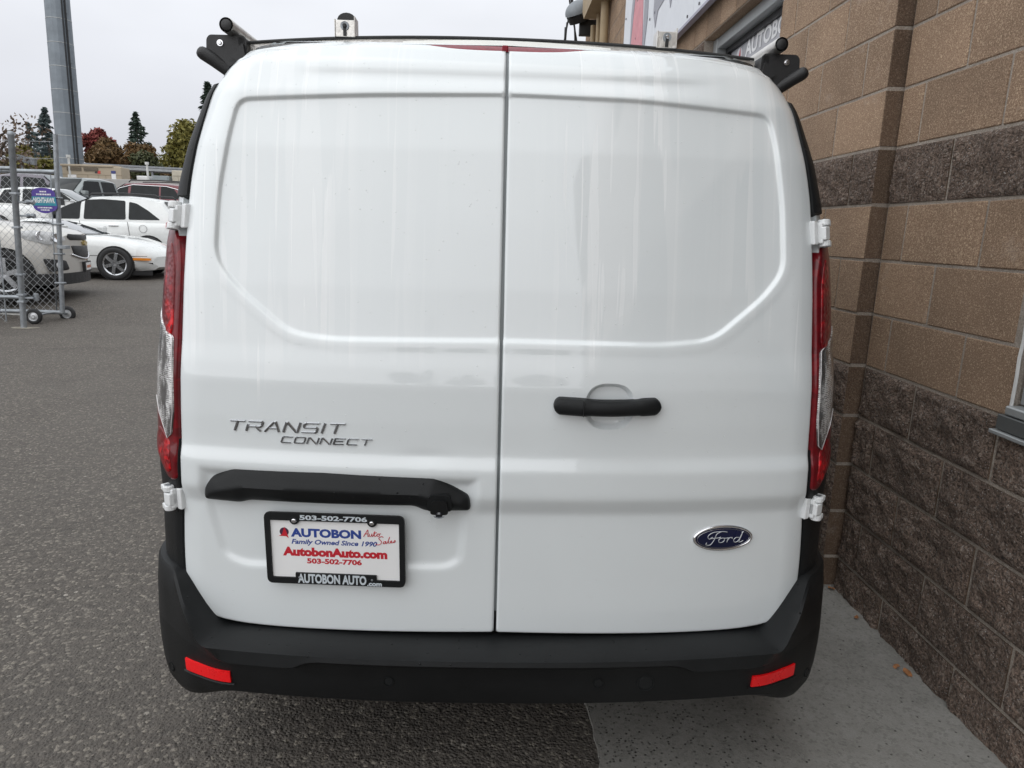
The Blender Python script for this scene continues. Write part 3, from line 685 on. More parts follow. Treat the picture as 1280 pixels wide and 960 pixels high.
# side strips of black trim above the lamps, black cladding below them
for side in (-1, 1):
    P = []
    for i, z in enumerate(np.linspace(1.478, 1.752, 26)):
        t = i/25; wdt = .055-.012*t; e0 = edge_x(z)+.0075; r = [Wf(e0, z, -.012, side), Wf(e0, z, .004, side)]+[Wf(e0+wdt*q, z, .006+.003*math.sin(PI*q), side) for q in (.1, .3, .5, .7, .9)]+[Wf(e0+wdt, z, .004, side), Wf(e0+wdt, z, -.006, side)]
        if i in (0, 25): r = [Wf(e0+wdt*.5, z, -.012, side)]*len(r) if i == 0 else [Wf(e0+wdt*q*.6, z, -.012, side) for q in np.linspace(0, 1, len(r))]
        P.append(r)
    o = MB().grid(P).build('pillar_trim', black, van); fixnormals(o, 35)
    P = []
    for z in np.linspace(.34, .965, 30):
        e0 = edge_x(max(z, .56))+.006 if z > .50 else .72
        lim = 1.15 if z < .72 else 1.15-.22*float(smooths((z-.72)/.11)); co_ = .006-.004*float(smooths((z-.80)/.02))
        P.append([Wf(e0, z, -.03, side), Wf(e0, z, .001, side)]+[Wf(e0+(lim-e0)*q, z, co_, side) for q in (.03, .06, .1, .15, .2, .26, .33, .42, .55, .7, .85, 1)]+[Wf(lim, z, -.01, side)])
    o = MB().grid(P).build('corner_cladding', black, van); fixnormals(o, 40)

# tail lamps
lamp = [(.760, 1.409), (.740, 1.365), (.7325, 1.325), (.735, 1.25), (.740, 1.17), (.7455, .99), (.753, .87), (.757, .838), (.785, .836), (.830, .875), (.868, .915), (.94, .945), (.985, 1.02), (.985, 1.15), (.95, 1.28), (.90, 1.37), (.845, 1.412), (.80, 1.414)]
clear = rounded([(.96, 1.275), (.868, 1.232), (.80, 1.195), (.750, 1.172), (.7495, 1.12), (.752, 1.0), (.762, .945), (.776, .932), (.815, .985), (.845, 1.02), (.96, 1.05)], .006, 3)
dk1 = rounded([(.772, 1.392), (.757, 1.36), (.748, 1.32), (.753, 1.19), (.768, 1.16), (.795, 1.20), (.800, 1.27), (.79, 1.34)], .012, 3)
dk2 = rounded([(.772, .93), (.768, .855), (.783, .848), (.83, .89), (.855, .925), (.82, .955)], .012, 3)
for side in (-1, 1):
    def patch(name, poly, off, mat, parent, rim, step=.009, skirt=.02, puff=.0):
        O = resample(poly, .007); V2, F = cdt(O, step, (rim*.4, rim)); d = np.abs(sdf(V2, O)); q = np.clip(rim-d, 0, rim); dr = rim-np.sqrt(rim*rim-q*q)
        V = [Wf(p[0], p[1], off-dd*1.0+puff*min(1, a/.03), side) for p, dd, a in zip(V2, dr, d)]
        lp = boundary_loop(V2, O); n0 = len(V); V += [Wf(O[i][0], O[i][1], off-rim-skirt, side) for i in range(len(O))]
        o = mesh(name, V, F+[(lp[i], lp[(i+1) % len(lp)], n0+(i+1) % len(lp), n0+i) for i in range(len(lp))], mat, parent); return fixnormals(o, 50)
    tl = patch('tail_light', catmull(lamp, True, 4), .006, lens_dk, van, .005, puff=.002)
    patch('upper_red_lens', dk1, .0100, lens_red, tl, .003, .007, .004)
    patch('lower_red_lens', dk2, .0100, lens_red, tl, .003, .007, .004)
    patch('clear_lens', clear, .0104, lens_clear, tl, .004, .007, .004)
    MB().path([Wf(s, z, .0108, side) for s, z in ((.80, 1.195), (.751, 1.172), (.7505, 1.12), (.753, 1.0), (.763, .945), (.777, .933), (.815, .986), (.845, 1.02))], .0011, 6).build('lens_border', simple('lens_border', (.6, .58, .58), .3), tl, True)

# hinges
def hinge(side, z, lean):
    s0 = edge_x(z)
    root = None; k = MB()
    zr_ = z if z > 1 else .72
    def pt(s, zz, off):
        p = Wf(s-s0+edge_x(z), zr_, off, side); return (p[0]*(1-.10*(zz-z) if z > 1 else 1), p[1]+(zz-z)*(.16 if z > 1 else 0), zz)
    def plate(mb_, sa, sb, za, zb, o0, o1):
        mb_.add([pt(s, zz, o) for o in (o0, o1) for zz in (za, zb) for s in (sa, sb)], [(0, 1, 3, 2), (4, 6, 7, 5), (0, 4, 5, 1), (2, 3, 7, 6), (0, 2, 6, 4), (1, 5, 7, 3)])
    sm_ = s0+.026
    plate(k, s0-.004, s0+.010, z-.027, z+.027, -.02, .012); plate(k, s0+.010, s0+.020, z-.024, z+.024, -.0, .022)
    h = k.build('hinge', hinge_m, van); fixnormals(h)
    bv = h.modifiers.new('b', 'BEVEL'); bv.width = .003; bv.segments = 2
    for za, zb, nm, r in ((z-.031, z-.0165, 'lower_knuckle', .0135), (z-.015, z+.015, 'middle_knuckle', .0118), (z+.0165, z+.031, 'upper_knuckle', .0135)):
        c0, c1 = pt(sm_, za, .018), pt(sm_, zb, .018); kk = MB(); kk.tube(c0, c1, r, n=14)
        kk2 = plate(kk, s0+.010 if nm[0] == 'm' else s0+.026, s0+.026 if nm[0] == 'm' else s0+.044, za, zb, .002, .030 if nm[0] == 'm' else .027)
        o = kk.build(nm, hinge_m, h); fixnormals(o); bv = o.modifiers.new('b', 'BEVEL'); bv.width = .0028; bv.segments = 2; bv.limit_method = 'ANGLE'
    c0, c1 = pt(sm_, z-.0322, .018), pt(sm_, z+.0322, .018); MB().tube(c0, c1, .006, n=10).build('hinge_pin', zinc, h)
for side in (-1, 1):
    hinge(side, 1.443, 0); hinge(side, .785, 0)

# bumper: swept section along the plan curve
Cn = [(-.02, .463), (.004, .4675), (.050, .4695), (.092, .4705), (.1045, .4675), (.108, .456), (.1005, .4505), (.096, .44), (.093, .40), (.089, .365), (.083, .345), (.068, .333), (.02, .328), (-.10, .34)]
Kn = [(-.03, .598), (-.004, .603), (.010, .604), (.0205, .601), (.0265, .592), (.033, .53), (.0365, .45), (.0375, .42), (.037, .37), (.034, .32), (.029, .285), (.018, .262), (-.01, .245), (-.06, .25)]
def bsec(s):
    t = float(smooths((s-.655)/.135)); t2 = float(smooths((s-.60)/.20)); o = []
    for i, ((a, b), (c, d)) in enumerate(zip(Cn, Kn)):
        tt = t if i < 5 else t2
        A, B = a*(1-tt)+c*tt, b*(1-tt)+d*tt
        if i in (5, 6): B -= .020*float(smooths((s-.41)/.055))*(1-t2)
        if i == 7: B -= .012*float(smooths((s-.41)/.055))*(1-t2)
        if i <= 4: A -= .0*t
        o.append((A, B))
    return o
def bskin(s, z, off=0, side=1):                           # on the lower bumper face
    sc = bsec(s)[5:12]; zz = [q[1] for q in sc][::-1]; dd = [q[0] for q in sc][::-1]; return Wfb(s, z, float(np.interp(z, zz, dd))+off, side)
def Wfb(s, z, off, side):
    p = Wf(s, .50, off, side); return (p[0], p[1], z)
stn = list(np.linspace(0, .56, 22))+list(np.linspace(.575, .98, 46))+list(np.linspace(1.0, 1.35, 8))
rows_ = []
for side, seq in ((-1, stn[::-1]), (1, stn[1:])):
    for s in seq: rows_.append([Wfb(s, b, a, side) for a, b in bsec(s)])
bmp = MB().grid(rows_).build('bumper', [black, black_low], van, org=None)
for p in bmp.data.polygons:
    j = p.index % (len(Cn)-1)
    p.material_index = 1 if j >= 6 else 0
fixnormals(bmp, 32)
# step tread line, sensors, tow cover, reflectors
def ringdisc(name, s, z, r, side, mat, parent, tor=.0012):
    c = Vector(bskin(s, z, .0, side)); n = (Vector(bskin(s, z, .01, side))-c).normalized()
    lf = MB().lathe([(0, .0015), (r*.75, .0015), (r*.8, .0002), (r*.9, .0002), (r*.93, .0022), (r, .0022), (r, -.002)], c, n, 24).build(name, mat, parent, True)
    fixnormals(lf, 30)
for s, z, side, r in ((.240, .406, -1, .0125), (.240, .406, 1, .0125)): ringdisc('parking_sensor', s, z, r, side, black, bmp)
for side in (-1, 1): ringdisc('parking_sensor', .80, .325, .0125, side, black, bmp)
ringdisc('tow_cover', .350, .403, .021, 1, black, bmp)
for side in (-1, 1):
    c4 = [(.618, .4165), (.742, .4005), (.742, .361), (.618, .380)]
    def rp(u, v, o): 
        s = .606+.126*u; zt = .4055-.010*u; zb = .3745-.012*u; return bskin(s, zb+(zt-zb)*v, o, side)
    P = [[rp(u, v, .0045 if 0 < v < 1 and 0 < u < 1 else -.002) for u in [0, .001]+list(np.linspace(.02, .98, 12))+[.999, 1]] for v in (0, .02, .35, .65, .98, 1)]
    o = MB().grid(P).build('reflector', redrefl, bmp); fixnormals(o, 30)
    P = [[rp(u, v, q) for u in np.linspace(-.06, 1.06, 14)] for v, q in ((-.10, -.001), (-.13, .006), (-.19, .006), (-.25, .002))]
    o = MB().grid(P).build('reflector_lip', black, bmp, True)

# licence-plate grip bar
gp = rounded([(-.688, .796), (-.686, .826), (-.667, .852), (-.613, .882), (-.40, .886), (-.145, .879), (-.066, .833), (-.062, .797), (-.165, .794), (-.192, .806), (-.40, .803), (-.575, .802), (-.60, .794)], .010, 4)
O = resample(gp, .006); V2, F = cdt(O, .006, (.0015, .004, .008))
d = np.abs(sdf(V2, O)); sk = Sf(V2[:, 0], V2[:, 1], 1.0)
bul = .030*np.sqrt(1-(1-np.clip(d/.020, 0, 1))**2)*.55+.022*smooths(d/.06)*1.0
tilt = .010*smooths((V2[:, 1]-.80)/.08)
y = sk-.006-bul+tilt*.6
lp = boundary_loop(V2, O); n0 = len(V2); V = [(a, c, b) for (a, b), c in zip(V2, y)]+[(p[0], float(Sf(p[0], p[1], 1.0))+.022, p[1]) for p in O]
grip = mesh('plate_grip', V, F+[(lp[i], lp[(i+1) % len(lp)], n0+(i+1) % len(lp), n0+i) for i in range(len(lp))], black, van); fixnormals(grip, 45)
gy = lambda x, z: float(Sf(x, z, 1.0))-.036
cb = MB(); cp = rounded([(-.163, .806), (-.157, .845), (-.108, .845), (-.102, .806)], .012, 4)
cb.prism([tuple(p) for p in cp], lambda u, v, t: (u, gy(u, v)-t, v), -.02, .0035); o = cb.build('camera_housing', black, grip); fixnormals(o, 30)
cb = MB(); cp = rounded([(-.153, .801), (-.149, .834), (-.115, .834), (-.111, .801)], .009, 4)
cb.prism([tuple(p) for p in cp], lambda u, v, t: (u, gy(u, v)-t, v), .0, .012); o = cb.build('camera_body', black_low, grip); fixnormals(o, 30)
MB().tube((-.132, gy(-.132, .802)-.010, .802), (-.132, gy(-.132, .80)-.0145, .799), .008, n=18).build('camera_lens', simple('camera_lens', (.02, .02, .025), .1, coat=1), grip)
MB().path([(-.120+.012*math.cos(t)-.012, gy(-.13, .80)-.014, .8005+.006*math.sin(t)) for t in np.linspace(PI*1.1, PI*1.9, 7)], .0012, 6).build('camera_rim', grey_cap, grip)

# number plate: tilted frame hanging from two screws
PL = Matrix.Translation(Vector((-.377, float(door_y(np.array([[-.381, .69]]))[0])-.020, .6912))) @ Matrix.Rotation(math.radians(-.35), 4, 'Y') @ Matrix.Rotation(math.radians(-3.6), 4, 'Z')
def pw(u, v, t): return tuple(PL @ Vector((u*1.025, -t, v*1.01)))
plt = MB().prism([tuple(p) for p in rounded([(-.152, -.077), (.152, -.077), (.152, .077), (-.152, .077)], .008, 3)], pw, .0, .0015).build('number_plate', white_pl, van); fixnormals(plt, 30)
MB().prism([tuple(p) for p in rounded([(-.14, -.06), (.14, -.06), (.14, .06), (-.14, .06)], .008, 3)], pw, -.012, -.0005).build('plate_backing', black_low, plt)
FW, FH = .1600, .0885; ft, fs_, fb = .0190, .0125, .0150
fr = MB()
outer = rounded([(-FW, -FH), (FW, -FH), (FW, FH), (-FW, FH)], .014, 5)
inner = [(-FW+fs_, -FH+fb), (-.094, -FH+fb), (-.0935, -FH+.0275), (.0935, -FH+.0275), (.094, -FH+fb), (FW-fs_, -FH+fb), (FW-fs_, FH-ft), (.100, FH-ft)]
for cx_ in (.0865, -.0905):   # tabs round the screws
    inner += [(cx_+.0115*math.cos(t), FH-ft+.002-.0105*math.sin(t)) for t in np.linspace(.15, PI-.15, 7)]
    if cx_ > 0: inner += [(.074, FH-ft), (-.078, FH-ft)]
inner += [(-.102, FH-ft), (-FW+fs_, FH-ft)]
Oo = resample(outer, .006); Ii = np.array(inner)
allp = np.vstack([Oo, Ii]); nO, nI = len(Oo), len(Ii)
vs, ed, fc, *_ = delaunay_2d_cdt([Vector(p) for p in allp.tolist()], [(i, (i+1) % nO) for i in range(nO)]+[(nO+i, nO+(i+1) % nI) for i in range(nI)], [], 0, 1e-7)
VV = np.array([tuple(v) for v in vs]); ff = []
for f in fc:
    c = VV[list(f)].mean(0)[None]
    if sdf(c, Oo)[0] > 0 and sdf(c, Ii)[0] < 0: ff.append(tuple(f))
nv = len(VV); eb = {}
for f in ff:
    for i in range(len(f)): k_ = (f[i], f[(i+1) % len(f)]); eb[k_] = eb.get(k_, 0)+1
side_f = [(a, b, b+nv, a+nv) for (a, b) in eb if (b, a) not in eb]
frm = mesh('plate_frame', [pw(p[0], p[1], .0065) for p in VV]+[pw(p[0], p[1], .0) for p in VV], ff+side_f, black, plt); fixnormals(frm, 30)
bv = frm.modifiers.new('b', 'BEVEL'); bv.width = .0012; bv.segments = 2; bv.limit_method = 'ANGLE'; bv.angle_limit = math.radians(50)
def ptxt(name, s, u0, u1, v0, v1, mat, t, **k):
    V, F = fit_text(s, u0, u1, v0, v1, **k); return mesh(name, [pw(p[0], p[1], t) for p in V], F, mat, plt)
ptxt('frame_lettering', '503-502-7706', -.078, .076, FH-.0165, FH-.0040, grey_txt, .0067, off=.035)
ptxt('frame_lettering', 'AUTOBON AUTO', -.0885, .0705, -FH+.0025, -FH+.0265, grey_txt, .0067, off=.04)
ptxt('frame_lettering', '.com', .0720, .106, -FH+.0010, -FH+.0095, grey_txt, .0067, off=.04)
ptxt('plate_lettering', 'AUTOBON', -.1015, .0600, .0275, .0495, blue_ink, .0017, off=.05)
ptxt('plate_lettering', 'Family Owned Since 1990', -.1010, .0965, .0065, .0225, blue_ink, .0017, off=.03, shear=.25)
ptxt('plate_lettering', 'AutobonAuto.com', -.1220, .1190, -.0205, .0025, red_ink, .0017, off=.06)
ptxt('plate_lettering', '503-502-7706', -.067, .060, -.0385, -.0245, red_ink, .0017, off=.045)
def strokes(paths, r, fn, name, mat, parent, n=5, flat=False):
    b = MB()
    for p in paths: b.path([fn(*q) for q in catmull(p, n=5)], r, n)
    return b.build(name, mat, parent, True)
autop = [[(0, 0), (.22, .55), (.40, 1), (.42, .5), (.40, .02), (.5, .12)], [(.1, .38), (.42, .42)], [(.55, .42), (.55, .08), (.68, .05), (.78, .42), (.78, .08), (.86, .05), (1.0, .55), (1.05, .8), (.98, .3), (1.02, .05), (1.15, .1), (1.28, .40)], [(.9, .55), (1.22, .58)], [(1.42, .38), (1.28, .38), (1.24, .12), (1.36, .04), (1.46, .2), (1.42, .38), (1.6, .42)]]
salesp = [[(.58, 1.18), (.42, 1.38), (.18, 1.15), (.30, .75), (.42, .40), (.25, .0), (-.02, .02), (-.08, .25)], [(.78, .42), (.6, .38), (.56, .12), (.70, .06), (.80, .42), (.80, .08), (.9, .1), (1.08, .9), (1.12, 1.1), (1.0, .5), (1.02, .08), (1.15, .1), (1.3, .3), (1.28, .42), (1.18, .3), (1.25, .06), (1.42, .12), (1.56, .42), (1.60, .2), (1.48, .05), (1.45, .12)]]
strokes(autop, .0009, lambda u, v: pw(.0655+.0250*u, .0345+.0165*v+.001*u, .0019), 'script_lettering', red_ink, plt)
strokes(salesp, .0009, lambda u, v: pw(.0955+.0265*u, .0150+.0140*v+.0045*u, .0019), 'script_lettering', red_ink, plt)
lgm = simple('logo_dark', (.06, .02, .05), .4)
MB().prism([(-.1165+.0105*math.cos(t), .0395+.0105*math.sin(t)) for t in np.linspace(0, 2*PI, 24, False)], pw, .0015, .0018).build('logo_disc', lgm, plt)
MB().prism([(-.1350, .0255), (-.1215, .0335), (-.1155, .0520), (-.1095, .0335), (-.1065, .0235), (-.1120, .0285), (-.1290, .0290)], pw, .0018, .0021).build('logo_sail', red_ink, plt)
for cx_ in (.0865, -.0905):
    c = Vector(pw(cx_, FH-ft+.001, .0065)); n = (Vector(pw(0, 0, 1))-Vector(pw(0, 0, 0))).normalized()
    MB().lathe([(0, .0050), (.0035, .0050), (.0052, .0042), (.0062, .0020), (.0064, .0)], c, n, 18).build('plate_screw', chrome, plt)
    MB().lathe([(.0, .0010), (.0100, .0010), (.0104, 0)], c, n, 18).build('screw_washer', black, plt)
for cx_ in (-.0845, .0835):
    c = Vector(pw(cx_-.0, -FH+.0165, .0065)); MB().lathe([(0, .0016), (.0022, .0012), (.0028, 0)], c, n, 12).build('plate_rivet', zinc, plt)

# door handle on the right door
hp = MB(); P = []
for i, t in enumerate(list(.5-.5*np.cos(np.linspace(0, PI, 61)))):
    x = .1195+.2425*t; zc = 1.0505-.0025*math.sin(t*PI)+.001*math.cos(t*PI*2)
    hgt = .0195*min(1, math.sqrt(max(0, 1-(1-min(1, min(t, 1-t)/.075))**2))+.03); 
    ed_t = float(smooths((abs(t-.56)-.22)/.05)); hgt *= .90+.10*ed_t
    dep = .013+.017*math.sin(PI*min(1, max(0, t)))**.5
    yb = float(Sf(x, zc))
    P.append([(x, yb-.004-dep*max(.0, math.cos(a))**.5*(1 if abs(a) < 1.57 else 0)+(.006 if abs(a) > 1.5 else 0), zc+hgt*math.sin(a)) for a in np.linspace(-PI/2, PI/2, 15)])
hp.grid(P); hd = hp.build('door_handle', black, doorR); fixnormals(hd, 60)
MB().box((.1835, float(Sf(.18, 1.05))-.0365, 1.033), (.1845, float(Sf(.18, 1.05))-.020, 1.069)).build('handle_joint', trimblk, hd)

# lettering and emblem
LET = {'T': [[(0, 1), (1, 1)], [(.5, 1), (.5, 0)]], 'R': [[(0, 0), (0, .62)], [(0, 1), (.92, 1), (1, .9), (1, .58), (.9, .45), (.1, .45)], [(.6, .45), (1, 0)]],
       'A': [[(0, 0), (.42, 1), (.58, 1), (1, 0)], [(.22, .32), (.80, .32)]], 'N': [[(0, 0), (0, 1), (.1, 1), (.9, 0), (1, 0), (1, 1)]],
       'S': [[(1, 1), (.1, 1), (0, .9), (0, .62), (.1, .52), (.9, .52), (1, .42), (1, .1), (.9, 0), (0, 0)]], 'I': [[(0, 0), (0, 1)]],
       'C': [[(1, 1), (.1, 1), (0, .88), (0, .12), (.1, 0), (1, 0)]], 'O': [[(.1, 0), (0, .12), (0, .88), (.1, 1), (.9, 1), (1, .88), (1, .12), (.9, 0), (.1, 0)]], 'E': [[(1, 1), (0, 1), (0, 0), (1, 0)], [(0, .52), (.85, .52)]]}
def badge(word, x0, z0, x1, z1, h, wfac, name, lab):
    b = MB(); ws = [0.12 if c == 'I' else 1 for c in word]; gap = .34; tot = sum(ws)+gap*(len(word)-1); u = 0; th = h*.15; L = x1-x0
    for c, w_ in zip(word, ws):
        for pth in LET[c]:
            pts = [(u+p[0]*(w_ if c != 'I' else 0)+(w_/2 if c == 'I' else 0), p[1]) for p in pth]
            F_ = [(x0+L*p[0]/tot+(.38*h)*(p[1]-.5), z0+(z1-z0)*p[0]/tot+h*p[1]) for p in pts]
            for (a, bb) in zip(F_[:-1], F_[1:]):
                a, bb = np.array(a), np.array(bb); d_ = bb-a; q = np.linalg.norm(d_); d_ = d_/q; nn_ = np.array((-d_[1], d_[0]))*th*(.62 if abs(d_[0]) > .9 else .9); a = a-d_*th*.35; bb = bb+d_*th*.35
                quad = [a-nn_, bb-nn_, bb+nn_, a+nn_]; inn = [a-nn_*.45, bb-nn_*.45, bb+nn_*.45, a+nn_*.45]
                vs = [dpt(*p, -.001) for p in quad]+[dpt(*p, .0022) for p in quad]+[dpt(*p, .0034) for p in inn]
                b.add(vs, [(0, 1, 5, 4), (1, 2, 6, 5), (2, 3, 7, 6), (3, 0, 4, 7), (4, 5, 9, 8), (5, 6, 10, 9), (6, 7, 11, 10), (7, 4, 8, 11), (8, 9, 10, 11)])
        u += w_+gap
    o = b.build(name, badge_m, doorL); o['label'] = lab; return o
badge('TRANSIT', -.616, .9690, -.352, .9735, .0215, 1, 'badge_lettering', 'larger chrome lettering, upper line')
badge('CONNECT', -.494, .9455, -.290, .9475, .0135, 1, 'badge_lettering', 'smaller chrome lettering, lower line')
EC = (.5435, .7215); ea, eb_ = .0755, .0330; ed_ = []
c0 = Vector(dpt(*EC)); dxx = (Vector(dpt(EC[0]+.03, EC[1]))-Vector(dpt(EC[0]-.03, EC[1]))).normalized(); dzz = Vector((0, 0, 1)); nn_ = dzz.cross(dxx).normalized(); nn_ = nn_ if nn_.y < 0 else -nn_
def ep(u, v, t): return tuple(c0+dxx*u+dzz*v+nn_*t)
P = []
for k in range(49):
    a = 2*PI*k/48; P.append([ep((ea+o_)*math.cos(a), (eb_+o_)*math.sin(a), t) for o_, t in ((.0005, -.004), (0, .003), (-.0018, .0052), (-.0042, .0056), (-.0060, .004))])
em = MB().grid(P).build('oval_emblem', chrome, doorR, True); fixnormals(em)
P = [[ep((ea-.0055)*r*math.cos(2*PI*k/48), (eb_-.0055)*r*math.sin(2*PI*k/48), .0040+.0022*(1-r*r)) for r in (.001, .3, .6, .85, 1)] for k in range(49)]
o = MB().grid(P).build('emblem_face', oval_blue, em, True)
P = []
for k in range(49):
    a = 2*PI*k/48; P.append(ep((ea-.0095)*math.cos(a), (eb_-.0085)*math.sin(a), .0050))
MB().path(P, .00045, 5).build('emblem_ring', chrome, em, True)
fordp = [[(-.62, .25), (-.78, .05), (-.86, .35), (-.62, .72), (-.15, .80), (.10, .72)], [(-.18, .80), (-.42, .55), (-.52, .0), (-.70, -.55), (-.92, -.55), (-.90, -.32)], [(-.70, .10), (-.28, .16), (-.22, .26)],
         [(-.12, .12), (-.28, .0), (-.28, -.30), (-.16, -.36), (-.03, -.20), (-.02, .05), (-.12, .12), (.06, .08), (.16, .12)], [(.16, .16), (.17, .05), (.12, -.35)], [(.14, -.18), (.25, .12), (.38, .12), (.36, .02)],
         [(.72, .10), (.58, .12), (.47, -.08), (.50, -.32), (.60, -.36), (.72, -.15), (.88, .62), (.92, .72), (.84, .62)], [(.86, .45), (.74, -.28), (.80, -.38), (.95, -.22)]]
strokes(fordp, .0010, lambda u, v: ep(.050*u+.003, .0245*v-.001, .0064), 'emblem_script', simple('emblem_silver', (.55, .57, .60), .3, .3), em, 6)

# high brake lamp and roof-edge band
P = []
brk = simple('brake_lens', (.20, .004, .015), .45, coat=.15, var=.3, vs=60, Specular_IOR_Level=.2)
band = simple('roof_edge_band', (.72, .72, .68), .5, var=.06)
zl_ = lambda x: 1.8275+.0155*min(1, abs(x)/.19)**3
P = [[(x, float(Sf(x, zl_(x)+(1.8475-zl_(x))*t))+.003+.004*(1-t), zl_(x)+(1.8475-zl_(x))*t) for x in np.linspace(-.188, .188, 40)] for t in (0, .12, .4, .7, 1)]
bl = MB().grid(P).build('high_brake_light', brk, van, True)
MB().box((-.012, float(Sf(0, 1.835))-.004, 1.828), (.002, float(Sf(0, 1.84))+.01, 1.842), .002).build('lamp_tab', brk, bl)
P = [[(x, .372+.03*t+.012*(x/.5)**2, 1.8545+.020*t-.012*(x/.3)**2) for x in np.linspace(-.25, .25, 30)] for t in (0, 1)]
MB().grid(P).build('roof_edge_band', band, van, True)

# ladder rack (bolted on, so part of the van)
rk = empty('ladder_rack', (0, 0, 0)); rk.parent = van
YB = .52
def zb(x): return 1.9100-.030*(abs(x)/.66)**2.2
xs = np.linspace(-.665, .645, 41)
P = []
for x in xs:
    z = zb(x); P.append([(x, YB-.0, z-.034), (x, YB-.002, z-.008), (x, YB-.004, z-.0075), (x, YB+.04, z-.0075), (x, YB+.04, z-.034), (x, YB, z-.034)])
o = MB().grid(P).build('crossbar', alu, rk); fixnormals(o, 30)
P = []
for x in np.linspace(-.665, .640, 41):
    z = zb(x); P.append([(x, YB-.007, z-.0075), (x, YB-.009, z-.004), (x, YB-.006, z), (x, YB+.042, z), (x, YB+.045, z-.004), (x, YB+.042, z-.0075)])
o = MB().grid(P).build('rubber_strip', rubber, rk); fixnormals(o, 40)
# stickers on the bar
st = simple('sticker_blue', (.03, .28, .55), .4, var=.05); stk = simple('sticker_dark', (.03, .03, .03), .4)
def zs_(x): return zb(x)
for xa, xb, mt in ((-.050, .000, st), (.002, .036, stk)):
    P = [[(x, YB-.0028, zs_(x)+q) for x in np.linspace(xa, xb, 4)] for q in (-.0205, -.0095)]; s1 = MB().grid(P).build('sticker', mt, rk)
    V, F = fit_text('GUARDIAN' if xa < 0 else 'WEATHER', xa+.005, xb-.004, -.0175, -.0125, off=.02) if False else (None, None)
P2 = []
for i in range(7): P2.append(((-.045+i*.0065), .0035 if i else .0055))
b = MB()
for x, w_ in P2: b.box((x, YB-.0036, zs_(x)-.0170), (x+w_, YB-.0030, zs_(x)-.0130))
b.build('sticker_print', white_pl, rk)
bk2 = simple('bracket_black', (.014, .014, .015), .38, bump=.0004, bs=500)
for side in (-1, 1):
    ex = side
    def bxp(u, v, t): return (ex*u, YB-.03+t, v)
    pl_ = rounded([(.655, 1.888), (.742, 1.887), (.750, 1.878), (.752, 1.846), (.738, 1.815), (.70, 1.812), (.662, 1.835), (.655, 1.846)], .008, 3)
    bkt = MB().prism([tuple(p) for p in pl_], bxp, 0, .014).build('end_bracket', bk2, rk); fixnormals(bkt, 30)
    pr = rounded([(.657, 1.868), (.690, 1.838), (.672, 1.822), (.652, 1.835)], .005, 3)
    o = MB().prism([tuple(p) for p in pr], bxp, -.012, .05).build('bracket_rib', bk2, bkt); fixnormals(o, 30)
    o = MB().prism([tuple(p) for p in rounded([(.652, 1.882), (.672, 1.884), (.668, 1.826), (.650, 1.836)], .004, 3)], bxp, .0, .10).build('bracket_flange', trimblk, bkt); fixnormals(o, 30)
    c = (ex*.716, YB-.032, 1.868)
    MB().lathe([(0, .006), (.0038, .006), (.0050, .0045), (.0052, .001), (.0078, .001), (.008, 0)], c, (0, -1, 0), 12).build('bracket_bolt', chrome, bkt)
    hk = MB().path([(ex*x, YB-.022+yy, z) for x, yy, z in ((.7705, -.016, 1.8495), (.7690, -.0155, 1.8485), (.7650, -.014, 1.8460), (.7590, -.012, 1.8420), (.735, -.004, 1.828), (.705, .006, 1.808))], [.003, .0095, .0140, .0160, .0165, .0165], 14).build('ladder_hook', bk2, bkt, True); fixnormals(hk, 60)
    MB().box((ex*.70-.012, YB+.0, 1.76), (ex*.70+.012, YB+.05, 1.83), .003).build('mount_foot', bk2, bkt)
    tb = MB(); tb.lathe([(.0168, .003), (.0178, .0), (.0178, -1.9), (.0168, -1.903)], (ex*.690, YB-.052, 1.9045), (0, -1, 0), 28)
    t_ = tb.build('side_tube', alu, rk, True); fixnormals(t_, 40)
    MB().lathe([(0, .004), (.0120, .004), (.0132, .0028), (.0132, -.01)], (ex*.690, YB-.052, 1.9045), (0, -1, 0), 28).build('tube_cap', bk2, t_, True)
    # ladder stop
    lx = ex*.409
    q = MB(); q.box((lx-.024, YB-.012, 1.897), (lx+.024, YB-.009, 1.936), .001); q.box((lx-.026, YB-.014, 1.897), (lx-.0235, YB+.03, 1.938), .0008); q.box((lx+.0235, YB-.014, 1.897), (lx+.026, YB+.03, 1.945), .0008)
    ls = q.build('ladder_stop', alu, rk)
    MB().lathe([(.0055, .003), (.0105, .0035), (.0110, 0)], (lx, YB-.012, 1.922), (0, -1, 0), 24).build('stop_washer', zinc, ls)
    MB().lathe([(0, .009), (.0035, .009), (.005, .007), (.0055, 0)], (lx, YB-.012, 1.922), (0, -1, 0), 6).build('stop_bolt', chrome if ex > 0 else bk2, ls)
    MB().box((lx-.004, YB-.0155, 1.899), (lx+.004, YB-.0125, 1.918)).build('stop_slot', trimblk, ls)
    if ex < 0:
        pd = [(-.022, 1.90), (.025, 1.90), (.025, 1.945)]+[(.0015+.0235*math.cos(t), 1.940+.0175*math.sin(t)) for t in np.linspace(.2, PI-.2, 9)]+[(-.022, 1.943)]
        o = MB().prism([(lx+a, b_) for a, b_ in pd], lambda u, v, t: (u, YB+t, v), .004, .03).build('stop_pad', bk2, ls); fixnormals(o, 30)
for yy in (1.5, 2.4):
    MB().box((-.66, yy, 1.88), (.66, yy+.04, 1.905), .004).build('crossbar', alu, rk)

